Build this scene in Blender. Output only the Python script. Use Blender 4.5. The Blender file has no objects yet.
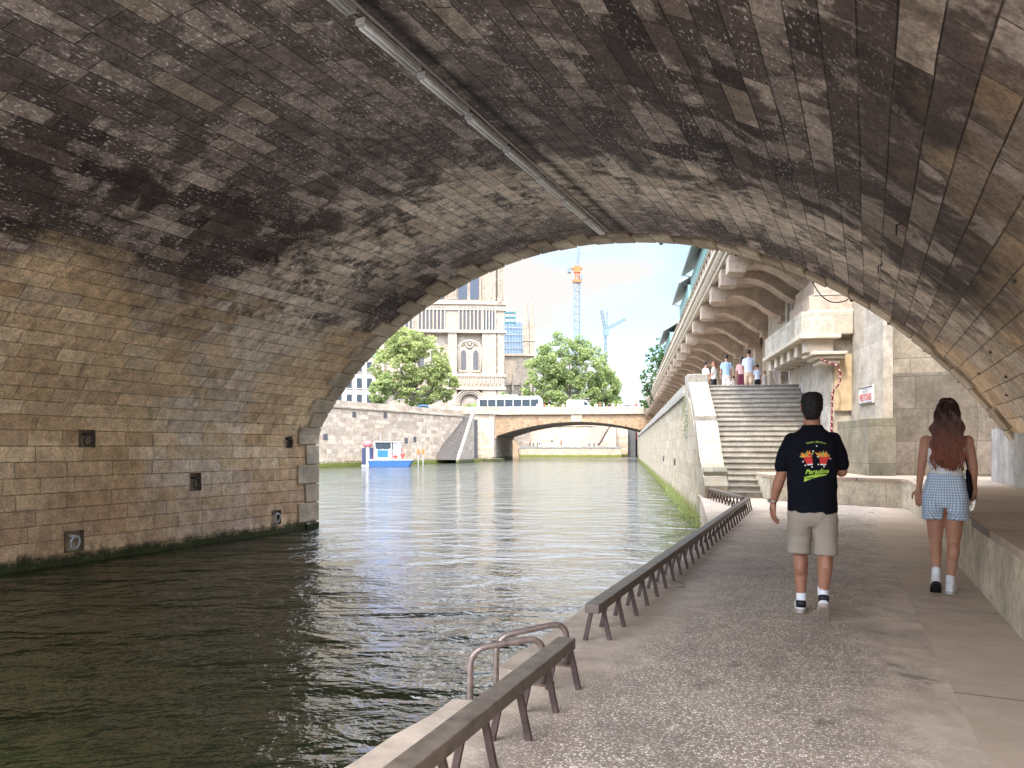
import bpy, bmesh, math, random
import numpy as np
from mathutils import Vector, Matrix, noise
from mathutils.bvhtree import BVHTree
random.seed(7)
R = math.radians
S = bpy.context.scene
C = S.collection
F = 740.0; CAMZ = 2.2; HOR = 447.0
AL = math.atan((868-512)/F); BE = math.atan((626-512)/F)      # heading of the vault axis and of the river quay
def T(X, Y, z=0.0):                                            # vault frame -> world
    return Vector((X*math.cos(AL)+Y*math.sin(AL), -X*math.sin(AL)+Y*math.cos(AL), z))
def Q(L, D, z=0.0):                                            # quay frame -> world
    return Vector((L*math.cos(BE)+D*math.sin(BE), -L*math.sin(BE)+D*math.cos(BE), z))

# ------------------------------------------------------------------ materials
MATS = {}
class G:
    def __init__(s, name):
        s.m = bpy.data.materials.new(name); s.m.use_nodes = True
        s.t = s.m.node_tree; s.t.nodes.clear()
        s.out = s.t.nodes.new('ShaderNodeOutputMaterial')
        MATS[name] = s.m
    def n(s, ty, ins=None, **pr):
        nd = s.t.nodes.new(ty)
        for k, v in pr.items(): setattr(nd, k, v)
        for k, v in (ins or {}).items():
            sk = nd.inputs[k]
            if isinstance(v, bpy.types.NodeSocket): s.t.links.new(v, sk)
            else:
                if sk.type == 'RGBA' and len(v) == 3: v = (*v, 1)
                sk.default_value = v
        return nd
    def math(s, op, a, b=0.0, c=0.0, clamp=False):
        nd = s.n('ShaderNodeMath', {0: a, 1: b, 2: c}, operation=op); nd.use_clamp = clamp
        return nd.outputs[0]
    def mix(s, f, a, b, bt='MIX'):
        nd = s.t.nodes.new('ShaderNodeMix'); nd.data_type = 'RGBA'; nd.blend_type = bt
        for i, v in ((0, f), (6, a), (7, b)):
            sk = nd.inputs[i]
            if isinstance(v, bpy.types.NodeSocket): s.t.links.new(v, sk)
            else: sk.default_value = (*v, 1) if (i and len(v) == 3) else v
        return nd.outputs[2]
    def ramp(s, f, stops, interp='LINEAR'):
        nd = s.n('ShaderNodeValToRGB', {0: f}); cr = nd.color_ramp; cr.interpolation = interp
        while len(cr.elements) < len(stops): cr.elements.new(0.5)
        for e, (p, c) in zip(cr.elements, stops):
            e.position = p; e.color = (c, c, c, 1) if isinstance(c, (int, float)) else (*c, 1)
        return nd.outputs[0]
    def noise(s, vec, scale, det=4, rough=.55, dist=0.0):
        return s.n('ShaderNodeTexNoise', {'Vector': vec, 'Scale': scale, 'Detail': det, 'Roughness': rough, 'Distortion': dist}).outputs[0]
    def scale(s, vec, sc):
        return s.n('ShaderNodeVectorMath', {0: vec, 1: sc}, operation='MULTIPLY').outputs[0]
    def sss(s, lo, hi, v):                                     # smoothstep
        nd = s.n('ShaderNodeMapRange', {'Value': v, 'From Min': lo, 'From Max': hi}); nd.interpolation_type = 'SMOOTHSTEP'
        return nd.outputs[0]
    def finish(s, col, rough=.9, bump=None, bstr=.5, bdist=.02, spec=.3, **kw):
        b = s.n('ShaderNodeBsdfPrincipled', {'Base Color': col, 'Roughness': rough, 'Specular IOR Level': spec})
        for k, v in kw.items():
            k = k.replace('_', ' ')
            if isinstance(v, bpy.types.NodeSocket): s.t.links.new(v, b.inputs[k])
            else: b.inputs[k].default_value = v
        if bump is not None:
            bp = s.n('ShaderNodeBump', {'Height': bump, 'Strength': bstr, 'Distance': bdist})
            s.t.links.new(bp.outputs[0], b.inputs['Normal'])
        s.t.links.new(b.outputs[0], s.out.inputs[0])
        return s.m

def stone(name, c1, c2, mortar, bw, bh, ms=.012, stain=(.1,.085,.06), sscale=.5, samt=.5, streak=0., moss=None, bstr=.6, fine=14., extra=None, mossc=(.05,.065,.015)):
    g = G(name)
    tc = g.n('ShaderNodeTexCoord'); uv = tc.outputs['UV']
    wob = g.n('ShaderNodeTexNoise', {'Vector': uv, 'Scale': 1.3, 'Detail': 3})
    off = g.n('ShaderNodeVectorMath', {0: wob.outputs[1], 1: (.5,.5,.5)}, operation='SUBTRACT').outputs[0]
    uv2 = g.n('ShaderNodeVectorMath', {0: uv, 1: g.scale(off, (.06,.04,0))}, operation='ADD').outputs[0]
    br = g.n('ShaderNodeTexBrick', {'Vector': uv2, 'Color1': (0,0,0), 'Color2': (1,1,1), 'Mortar': (.5,.5,.5), 'Scale': 1.0, 'Mortar Size': ms, 'Mortar Smooth': .3, 'Brick Width': bw, 'Row Height': bh}, offset=.42, squash=.8, squash_frequency=3)
    rnd = br.outputs[0]; mf = br.outputs[1]
    pos = g.n('ShaderNodeNewGeometry').outputs['Position']
    n1 = g.noise(pos, sscale, 5, .6, .4)
    n2 = g.noise(pos, fine, 5, .65)
    n3 = g.noise(pos, 2.7, 4, .6)
    col = g.mix(rnd, c1, c2)
    f3 = g.ramp(n3, [(.3, .68), (.7, 1.18)])
    col = g.mix(1.0, col, f3, 'MULTIPLY')
    col = g.mix(1.0, col, g.ramp(n2, [(.3, .75), (.7, 1.2)]), 'MULTIPLY')
    sf = g.math('MULTIPLY', g.sss(.42, .68, n1), samt)
    col = g.mix(sf, col, stain)
    if streak:
        ns = g.noise(g.scale(pos, (5, 5, .45)), 1.0, 4, .6)
        col = g.mix(g.math('MULTIPLY', g.sss(.52, .7, ns), streak), col, stain)
        ns2 = g.noise(g.scale(pos, (4, 4, .35)), 1.7, 4, .6)
        col = g.mix(g.math('MULTIPLY', g.sss(.55, .72, ns2), streak*.6), col, c2)
    col = g.mix(g.math('MULTIPLY', mf, .85), col, mortar)
    if moss is not None:
        z = g.n('ShaderNodeSeparateXYZ', {0: pos}).outputs[2]
        zz = g.math('ADD', z, g.math('MULTIPLY', g.math('SUBTRACT', n3, .5), moss*1.6))
        mz = g.math('SUBTRACT', 1.0, g.sss(moss*.6, moss*1.25, zz))
        col = g.mix(mz, col, g.mix(g.noise(pos, 6, 3), mossc, tuple(x*.45 for x in mossc)))
    h = g.math('ADD', g.math('MULTIPLY', g.math('SUBTRACT', 1.0, mf), 1.0), g.math('MULTIPLY', n2, .6))
    h = g.math('ADD', h, g.math('MULTIPLY', rnd, .35))
    return g.finish(col, .92, h, bstr, .02, .2)

def plain(name, col, rough=.6, var=.25, sc=8., bstr=.15, spec=.4, **kw):
    g = G(name)
    pos = g.n('ShaderNodeTexCoord').outputs['Object']
    n = g.noise(pos, sc, 4)
    c = g.mix(1.0, col, g.ramp(n, [(.25, 1-var), (.75, 1+var)]), 'MULTIPLY')
    return g.finish(c, rough, n, bstr, .01, spec, **kw)

# vault: soot, lime bloom and clean tan courses near the springing
def vault_material(name='vault_stone', s=1.0):
    g = G(name)
    tc = g.n('ShaderNodeTexCoord'); uv = tc.outputs['UV']; ob = tc.outputs['Object']
    sx = g.n('ShaderNodeSeparateXYZ', {0: ob}); X, Y, Z = sx.outputs
    wob = g.n('ShaderNodeTexNoise', {'Vector': uv, 'Scale': .9, 'Detail': 3})
    off = g.n('ShaderNodeVectorMath', {0: wob.outputs[1], 1: (.5,.5,.5)}, operation='SUBTRACT').outputs[0]
    uv2 = g.n('ShaderNodeVectorMath', {0: uv, 1: g.scale(off, (.10,.035,0))}, operation='ADD').outputs[0]
    br = g.n('ShaderNodeTexBrick', {'Vector': uv2, 'Color1': (0,0,0), 'Color2': (1,1,1), 'Mortar': (.5,.5,.5), 'Scale': 1.0, 'Mortar Size': .009, 'Mortar Smooth': 1.0, 'Brick Width': .92, 'Row Height': .29}, offset=.37, squash=.7, squash_frequency=3)
    rnd, mf = br.outputs[0], br.outputs[1]
    # a second layer with the same joints, other random values
    br2 = g.n('ShaderNodeTexBrick', {'Vector': g.n('ShaderNodeVectorMath', {0: uv2, 1: (.92*14, .29*18, 0)}, operation='ADD').outputs[0], 'Color1': (0,0,0), 'Color2': (1,1,1), 'Mortar': (.5,.5,.5), 'Scale': 1.0, 'Mortar Size': .007, 'Brick Width': .92, 'Row Height': .29}, offset=.37, squash=.7, squash_frequency=3)
    rn2 = br2.outputs[0]
    n1 = g.noise(ob, .32, 5, .6, .6); n2 = g.noise(ob, 1.1, 5, .65, .5); n3 = g.noise(ob, 5.0, 5, .7); n4 = g.noise(ob, 26., 3, .6)
    tan = g.mix(rnd, (.50,.375,.22), (.72,.59,.40))
    tan = g.mix(g.math('MULTIPLY', g.sss(.5,.75,rn2), .35), tan, (.30,.20,.13))
    dark = g.mix(rnd, (.035,.026,.023), (.12,.092,.08))
    grey = g.mix(rnd, (.18,.15,.13), (.42,.365,.315))
    # soot line: height plus noise, pale below
    zz = g.math('ADD', Z, g.math('MULTIPLY', g.math('SUBTRACT', n1, .5), 3.2))
    zz = g.math('ADD', zz, g.math('MULTIPLY', g.math('SUBTRACT', n2, .5), 1.6))
    zz = g.math('ADD', zz, g.math('MULTIPLY', g.math('SUBTRACT', rnd, .5), .5))
    zz = g.math('ADD', zz, g.math('MULTIPLY', g.sss(-2, 1.5, X), .9))
    soot = g.sss(4.2, 5.3, zz)
    up = g.mix(g.sss(.50, .61, g.math('ADD', n2, g.math('MULTIPLY', g.math('SUBTRACT', rn2, .5), .20))), dark, grey)
    crown = g.math('MULTIPLY', g.sss(6.0, 6.8, Z), .45)
    up = g.mix(crown, up, g.mix(n3, (.085,.075,.07), (.27,.24,.22)))
    col = g.mix(soot, tan, up)
    # paler washed band across the vault near its mouth
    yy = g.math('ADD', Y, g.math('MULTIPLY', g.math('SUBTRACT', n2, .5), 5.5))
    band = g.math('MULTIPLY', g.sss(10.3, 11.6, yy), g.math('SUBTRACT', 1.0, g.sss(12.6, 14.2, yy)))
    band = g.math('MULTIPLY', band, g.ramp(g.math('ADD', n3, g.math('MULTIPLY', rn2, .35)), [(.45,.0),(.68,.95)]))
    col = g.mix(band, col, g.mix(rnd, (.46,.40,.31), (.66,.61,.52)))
    # odd clean replacement blocks
    col = g.mix(g.math('MULTIPLY', g.sss(.93, .96, rnd), .35), col, (.44,.38,.29))
    # lime bloom specks
    sp = g.noise(g.n('ShaderNodeVectorMath', {0: uv, 1: (14., 30., 0)}, operation='MULTIPLY').outputs[0], 1.0, 2, .5)
    spm = g.math('MULTIPLY', g.sss(.60, .66, sp), g.sss(.40, .55, n2))
    spm = g.math('MULTIPLY', spm, g.sss(4.4, 5.6, Z))
    col = g.mix(g.math('MULTIPLY', spm, .85), col, (.62,.60,.58))
    # white lime runs on the side walls
    ru = g.noise(g.scale(ob, (1.5, 3.4, .5)), 1.5, 5, .65, .3)
    rum = g.math('MULTIPLY', g.sss(.60, .72, ru), g.math('SUBTRACT', 1.0, g.sss(5, 6.5, Z)))
    col = g.mix(g.math('MULTIPLY', rum, .55), col, (.50,.46,.38))
    ru2 = g.noise(g.scale(ob, (1.2, 2.0, .45)), 1.1, 5, .65, .3)
    rum2 = g.math('MULTIPLY', g.sss(.56, .72, ru2), g.math('SUBTRACT', 1.0, g.sss(4, 6, Z)))
    col = g.mix(g.math('MULTIPLY', rum2, .5), col, (.085,.065,.045))
    # damp reddish foot of the pier
    ft = g.math('SUBTRACT', 1.0, g.sss(.8, 2.6, g.math('ADD', Z, g.math('MULTIPLY', g.math('SUBTRACT', n1, .5), 4.0))))
    col = g.mix(g.math('MULTIPLY', ft, .55), col, g.mix(n3, (.20,.115,.06), (.32,.20,.12)))
    ms = g.math('SUBTRACT', 1.0, g.sss(.10, .30, g.math('ADD', Z, g.math('MULTIPLY', g.math('SUBTRACT', n3, .5), .4))))
    col = g.mix(ms, col, g.mix(n4, (.012,.018,.005), (.04,.05,.012)))
    # black deposit trail beside the lamps
    cx = g.math('ABSOLUTE', g.math('ADD', X, 4.60))
    tr = g.math('SUBTRACT', 1.0, g.sss(.08, .34, g.math('ADD', cx, g.math('MULTIPLY', g.noise(g.scale(ob, (.6, 3.2, 1)), 1.6, 3), .28))))
    col = g.mix(g.math('MULTIPLY', tr, .92), col, (.012,.01,.009))
    col = g.mix(1.0, col, g.ramp(n4, [(.25, .6), (.75, 1.35)]), 'MULTIPLY')
    col = g.mix(1.0, col, g.ramp(n3, [(.3, .6), (.7, 1.3)]), 'MULTIPLY')
    col = g.mix(1.0, col, (1.30,1.20,1.15), 'MULTIPLY')
    jm = g.math('MULTIPLY', mf, g.ramp(n2, [(.35,.1),(.62,.6)]))
    jc = g.mix(g.sss(.5,.62,n1), (.035,.028,.02), (.30,.26,.20))
    col = g.mix(jm, col, jc)
    h = g.math('ADD', g.math('MULTIPLY', g.math('SUBTRACT', 1.0, mf), 1.0), g.math('MULTIPLY', n3, .7))
    h = g.math('ADD', h, g.math('MULTIPLY', rn2, .7)); h = g.math('ADD', h, g.math('MULTIPLY', n4, .4))
    return g.finish(col, .85, h, .9, .04, .3)
vault_material()
stone('ring_stone', (.36,.28,.19), (.60,.50,.37), (.03,.025,.02), 30., 30., 0.0, samt=.5, sscale=.9, stain=(.13,.105,.08), moss=.25, mossc=(.02,.03,.008))
stone('pale_ashlar', (0.322,0.280,0.222), (0.415,0.379,0.322), (.30,.26,.20), 1.1, .48, .007, samt=.35, stain=(.42,.34,.24), sscale=.5, streak=.25)
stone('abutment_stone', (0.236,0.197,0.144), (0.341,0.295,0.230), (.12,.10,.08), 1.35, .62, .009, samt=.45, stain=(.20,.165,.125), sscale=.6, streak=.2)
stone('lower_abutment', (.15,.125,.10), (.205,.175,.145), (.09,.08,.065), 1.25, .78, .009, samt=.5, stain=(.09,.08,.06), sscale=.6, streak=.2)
stone('plinth_stone', (.20,.18,.13), (.27,.24,.18), (.09,.08,.06), 3., .9, .008, samt=.6, stain=(.12,.11,.07), sscale=.8, streak=.3)
stone('river_wall', (0.266,0.223,0.154), (0.340,0.297,0.223), (.20,.16,.11), 1.0, .42, .009, samt=.4, stain=(.30,.23,.14), sscale=.4, streak=.75, moss=.5, mossc=(.16,.17,.03))
stone('coping_stone', (0.240,0.223,0.189), (0.308,0.285,0.245), (.14,.12,.10), 1.3, 2., .01, samt=.45, stain=(.22,.20,.17), sscale=1.2, streak=.3)
stone('island_wall', (0.360,0.261,0.176), (0.594,0.468,0.333), (.30,.25,.20), 1.2, .5, .012, samt=.55, stain=(.27,.22,.18), sscale=.9, streak=.6, moss=.55, mossc=(.10,.10,.03))
stone('orange_stone', (0.220,0.141,0.080), (0.304,0.209,0.129), (.30,.21,.13), .7, .6, .03, samt=.35, stain=(.38,.25,.14), sscale=.6)
stone('pier_stone', (.27,.215,.16), (.40,.33,.25), (.22,.19,.15), 1.5, .6, .012, samt=.5, stain=(.30,.25,.19), sscale=.4, streak=.4, moss=.5, mossc=(.08,.08,.03))
stone('cathedral_stone', (0.290,0.233,0.172), (0.370,0.304,0.233), (.5,.42,.33), 1.6, .8, .01, samt=.35, stain=(.26,.20,.145), sscale=.12, bstr=.2, fine=2.)  # paler base tone, distance haze painted into the stone colour
stone('step_stone', (0.339,0.307,0.266), (0.430,0.395,0.349), (.12,.105,.09), 1.4, 4., .006, samt=.6, stain=(.20,.175,.15), sscale=1.0)
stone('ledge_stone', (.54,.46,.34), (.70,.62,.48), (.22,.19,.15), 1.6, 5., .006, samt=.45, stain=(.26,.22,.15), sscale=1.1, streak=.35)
stone('concrete_panel', (.44,.42,.39), (.55,.53,.49), (.10,.09,.08), .95, 9., .010, samt=.5, stain=(.27,.255,.235), sscale=1.4, streak=.6)
stone('bracket_stone', (0.359,0.281,0.213), (0.443,0.359,0.281), (.3,.25,.2), 30., 30., 0., samt=.5, stain=(.28,.21,.16), sscale=.7, streak=.2)
stone('slab_underside', (.28,.22,.17), (.36,.29,.23), (.18,.15,.12), 2.4, 3.4, .01, samt=.4, stain=(.20,.16,.13), sscale=.6)
plain('pale_trim', (.42,.36,.28), .9, .2, 5., .3, .2)
plain('cathedral_trim', (.36,.295,.225), .9, .2, 1., .2, .2)
stone('dark_steps', (.105,.095,.085), (.15,.135,.12), (.06,.05,.045), 1.4, 4., .006)
plain('tan_panel', (.42,.32,.20), .9, .25, 4., .3, .2)

def walk_material():
    g = G('walk_aggregate')
    tc = g.n('ShaderNodeTexCoord'); ob = tc.outputs['Object']
    X, Y, Z = g.n('ShaderNodeSeparateXYZ', {0: ob}).outputs
    vor = g.n('ShaderNodeTexVoronoi', {'Vector': ob, 'Scale': 88.}); cell = g.n('ShaderNodeSeparateColor', {0: vor.outputs['Color']}).outputs[0]
    dist = vor.outputs['Distance']
    n1 = g.noise(ob, .8, 5, .6, .5); n2 = g.noise(ob, 5., 5, .65); n3 = g.noise(ob, 60., 3)
    peb = g.ramp(cell, [(0,(.11,.09,.075)),(.30,(.22,.185,.155)),(.58,(.36,.32,.28)),(.76,(.54,.50,.46)),(.93,(.66,.63,.60))], 'CONSTANT')
    peb = g.mix(g.sss(.35,.6,dist), peb, (.16,.135,.11))
    cem = g.mix(n2, (.24,.20,.16), (.37,.32,.27))
    # worn smooth borders
    w = g.math('ADD', X, g.math('MULTIPLY', g.math('SUBTRACT', n1, .5), .9))
    rough_zone = g.math('MULTIPLY', g.sss(-1.75, -1.05, w), g.math('SUBTRACT', 1.0, g.sss(-.15, .55, g.math('ADD', w, g.math('MULTIPLY', n2, .3)))))
    zone = g.math('MULTIPLY', rough_zone, g.ramp(n1, [(.3,.8),(.6,1.)]))
    col = g.mix(zone, cem, peb)
    col = g.mix(g.math('MULTIPLY', g.sss(.5,.7,n1), .45), col, (.12,.10,.085))
    col = g.mix(1., col, g.ramp(n2, [(.3,.8),(.7,1.15)]), 'MULTIPLY')
    # drying marks
    n5 = g.noise(ob, 1.9, 3, .5, .8)
    col = g.mix(g.math('MULTIPLY', g.sss(.68,.72,n5), .6), col, (.07,.06,.05))
    col = g.mix(1., col, (1.62,1.48,1.33), 'MULTIPLY')
    h = g.math('ADD', g.math('MULTIPLY', g.math('SUBTRACT', 1., dist), zone), g.math('MULTIPLY', n3, .3))
    g.finish(col, .62, h, .45, .006, .45)
walk_material()
def slab_material():
    g = G('walk_slab')
    tc = g.n('ShaderNodeTexCoord'); ob = tc.outputs['Object']
    br = g.n('ShaderNodeTexBrick', {'Vector': g.scale(ob, (1,1,1)), 'Color1': (0,0,0), 'Color2': (1,1,1), 'Mortar': (.5,.5,.5), 'Scale': 1., 'Mortar Size': .008, 'Brick Width': 30., 'Row Height': 2.3})
    n1 = g.noise(ob, .7, 5, .65, .6); n2 = g.noise(ob, 6., 5, .7); n3 = g.noise(ob, 70., 3)
    col = g.mix(n2, (.22,.185,.15), (.38,.33,.28))
    col = g.mix(g.math('MULTIPLY', g.sss(.45,.7,n1), .5), col, (.11,.095,.08))
    st = g.noise(g.scale(ob, (.7, 4., 1)), 1.8, 5, .7)
    col = g.mix(g.math('MULTIPLY', g.sss(.55,.7,st), .35), col, (.36,.33,.29))
    col = g.mix(br.outputs[1], col, (.08,.07,.06))
    col = g.mix(1., col, (1.55,1.38,1.20), 'MULTIPLY')
    g.finish(col, .6, g.math('ADD', n2, g.math('MULTIPLY', n3, .5)), .3, .006, .45)
slab_material()

def water_material():
    g = G('river_water')
    pos = g.n('ShaderNodeNewGeometry').outputs['Position']
    rot = g.n('ShaderNodeMapping', {'Vector': pos, 'Rotation': (0,0,R(12)), 'Scale': (.7,1.15,1)}).outputs[0]
    a = g.noise(rot, .8, 3, .5, .6); b = g.noise(rot, 2.6, 4, .55, .8); c = g.noise(pos, 9., 3, .5, .3)
    pt = g.ramp(g.noise(pos, .16, 3, .6, .5), [(.35, .55), (.65, 1.35)])
    h = g.math('ADD', g.math('MULTIPLY', a, .30), g.math('MULTIPLY', g.math('MULTIPLY', b, .088), pt))
    h = g.math('ADD', h, g.math('MULTIPLY', g.math('MULTIPLY', c, .030), pt))
    col = g.mix(g.noise(pos, .12, 3), (.007,.011,.003), (.011,.015,.005))
    g.finish(col, .06, h, 1.0, 1.0, .5, IOR=2.3)
water_material()

def leaf_material(name, ca, cb):
    g = G(name)
    oi = g.n('ShaderNodeNewGeometry').outputs
    rnd = g.n('ShaderNodeTexWhiteNoise', {'Vector': g.scale(oi['Position'], (1.3,1.3,1.3))}, noise_dimensions='3D').outputs[0]
    n = g.noise(oi['Position'], .35, 3)
    f = g.math('ADD', g.math('MULTIPLY', rnd, .25), g.math('MULTIPLY', n, .8))
    col = g.mix(g.sss(.3,.8,f), ca, cb)
    d = g.n('ShaderNodeBsdfDiffuse', {'Color': col}); t = g.n('ShaderNodeBsdfTranslucent', {'Color': col})
    mx = g.n('ShaderNodeMixShader', {0: .4, 1: d.outputs[0], 2: t.outputs[0]})
    g.t.links.new(mx.outputs[0], g.out.inputs[0])
leaf_material('leaves_bright', (.20,.24,.09), (.42,.46,.18))
leaf_material('leaves_mid', (.17,.22,.09), (.36,.42,.16))  # paled leaf colours stand in for haze over the far trees
leaf_material('leaves_deep', (.04,.08,.03), (.09,.15,.05))
plain('bark', (.16,.13,.10), .9, .4, 12., .5)
plain('rust_metal', (.135,.09,.065), .55, .5, 22., .35, .5, Metallic=.35)
plain('brown_beam', (.125,.095,.07), .5, .45, 14., .4, .5)
plain('leg_metal', (.07,.04,.032), .5, .4, 20., .25, .5)
plain('worn_tube', (.26,.19,.155), .42, .4, 25., .25, .5, Metallic=.45)
plain('dark_iron', (.03,.026,.024), .5, .3, 25., .2, .5)
plain('cavity_dark', (.15,.105,.07), .95, .4, 6., .4, .1)
plain('lamp_housing', (.50,.48,.46), .5, .3, 9., .1, .5)
plain('lamp_diffuser', (.75,.75,.73), .35, .12, 9., .05, .5)
plain('galvanised', (.36,.36,.36), .45, .15, 9., .1)
plain('white_paint', (.50,.50,.49), .45, .06, 9., .05)
plain('blue_paint', (.02,.075,.19), .4, .15, 4., .05)
plain('sky_blue_paint', (.02,.11,.30), .4, .15, 4., .05)
plain('red_paint', (.55,.06,.05), .45, .15, 4., .05)
plain('pink_paint', (.48,.13,.12), .5, .15, 4., .05)
plain('orange_paint', (.50,.12,.03), .5, .1, 4., .05)
plain('navy_paint', (.03,.04,.09), .4, .15, 4., .05)
plain('box_green', (.05,.16,.14), .5, .2, 4., .1)
plain('box_teal', (.13,.27,.26), .45, .15, 4., .1)
plain('lid_grey', (.22,.24,.23), .5, .2, 4., .1)
plain('slate_roof', (.16,.20,.25), .6, .2, 2., .1)
plain('scaffold_blue', (.13,.20,.28), .6, .2, 1., .1)
plain('scaffold_teal', (.06,.22,.24), .6, .2, 1., .1)
plain('window_dark', (.075,.07,.07), .6, .3, 3., .05)
plain('belfry_louvre', (.045,.055,.075), .5, .3, 3., .05)
plain('glass_dark', (.03,.04,.05), .12, .1, 3., .0)
plain('crane_white', (.13,.18,.24), .5, .05, 4., .0)
plain('crane_grey', (.12,.16,.17), .5, .05, 4., .0)
plain('tyre', (.02,.02,.02), .8, .1, 4., .0)
plain('cream_plaster', (.36,.31,.26), .9, .1, .5, .05)
plain('street_asphalt', (.09,.088,.085), .9, .2, 2., .1)
plain('ground_soil', (.16,.14,.11), .95, .3, .3, .2)
plain('skin_tan', (.36,.165,.10), .5, .10, 7., .08, .4, Subsurface_Weight=.08, Subsurface_Radius=(.02,.008,.004))
plain('skin_fair', (.46,.235,.155), .5, .08, 7., .08, .4, Subsurface_Weight=.08, Subsurface_Radius=(.02,.008,.004))
plain('black_cotton', (.0045,.005,.009), .9, .25, 260., .15, .15)
plain('beige_cotton', (.34,.285,.225), .9, .08, 120., .15, .15)
plain('white_cotton', (.78,.78,.80), .9, .05, 120., .15, .15)
plain('white_leather', (.74,.73,.71), .5, .06, 30., .05)
plain('sole_rubber', (.42,.34,.28), .7, .15, 60., .2)
plain('black_rubber', (.012,.010,.014), .6, .1, 60., .1)
plain('black_hair', (.008,.006,.005), .75, .3, 90., .3)
plain('dark_hair', (.02,.013,.01), .5, .3, 30., .2)
plain('watch_steel', (.45,.42,.38), .3, .1, 30., .0, .5, Metallic=.8)
plain('phone_black', (.02,.02,.022), .2, .05, 5., .0)
plain('print_red', (.62,.035,.03), .8, .15, 60., .0)
plain('print_orange', (.80,.30,.05), .8, .2, 60., .0)
plain('print_green', (.36,.55,.06), .8, .15, 60., .0)
plain('print_leaf', (.30,.38,.08), .8, .25, 60., .0)
plain('print_white', (.75,.73,.70), .8, .1, 60., .0)
for nm, c in (('cloth_white',(.75,.73,.70)),('cloth_blue',(.36,.50,.66)),('cloth_paleblue',(.58,.66,.80)),('cloth_cream',(.68,.62,.54)),('cloth_maroon',(.14,.03,.05)),('cloth_black',(.02,.02,.025)),('cloth_tan',(.55,.42,.30)),('cloth_red',(.5,.07,.06)),('cloth_navy',(.03,.05,.12)),('cloth_pink',(.70,.42,.40))):
    plain(nm, c, .9, .12, 14., .1, .15)
def hair_long_material():
    g = G('brown_hair')
    ob = g.n('ShaderNodeTexCoord').outputs['Object']
    n = g.noise(g.scale(ob, (60, 60, 5)), 1., 3, .6); m = g.noise(ob, 9., 2)
    z = g.n('ShaderNodeSeparateXYZ', {0: ob}).outputs[2]
    tip = g.math('SUBTRACT', 1.0, g.sss(1.20, 1.66, z))
    col = g.mix(tip, (.032,.013,.009), (.21,.062,.032))
    col = g.mix(1., col, g.ramp(n, [(.3,.45),(.7,1.7)]), 'MULTIPLY')
    g.finish(col, .38, n, .4, .004, .5)
hair_long_material()
def gingham():
    g = G('blue_gingham')
    ob = g.n('ShaderNodeTexCoord').outputs['Object']
    uv = g.n('ShaderNodeTexCoord').outputs['UV']
    X, Y, Z = g.n('ShaderNodeSeparateXYZ', {0: uv}).outputs
    fx = g.math('GREATER_THAN', g.math('FRACT', g.math('MULTIPLY', X, 46.)), .5)
    fz = g.math('GREATER_THAN', g.math('FRACT', g.math('MULTIPLY', Y, 46.)), .5)
    s = g.math('MULTIPLY', g.math('ADD', fx, fz), .5)
    col = g.ramp(s, [(0,(.74,.78,.82)),(.45,(.46,.58,.73)),(.9,(.22,.37,.60))], 'CONSTANT')
    g.finish(col, .9, g.noise(ob, 120., 2), .15, .003, .15)
gingham()
def tape_mat():
    g = G('striped_tape')
    uv = g.n('ShaderNodeTexCoord').outputs['UV']
    X, Y, Z = g.n('ShaderNodeSeparateXYZ', {0: uv}).outputs
    f = g.math('GREATER_THAN', g.math('FRACT', g.math('ADD', g.math('MULTIPLY', Y, 5.5), g.math('MULTIPLY', X, .6))), .30)
    g.finish(g.mix(f, (.42,.30,.26), (.11,.015,.02)), .4)
tape_mat()
def bottle_mat():
    g = G('clear_plastic')
    g.finish((.95,.97,1.), .05, None, spec=.5, IOR=1.3, Transmission_Weight=.9)
bottle_mat()

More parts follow.
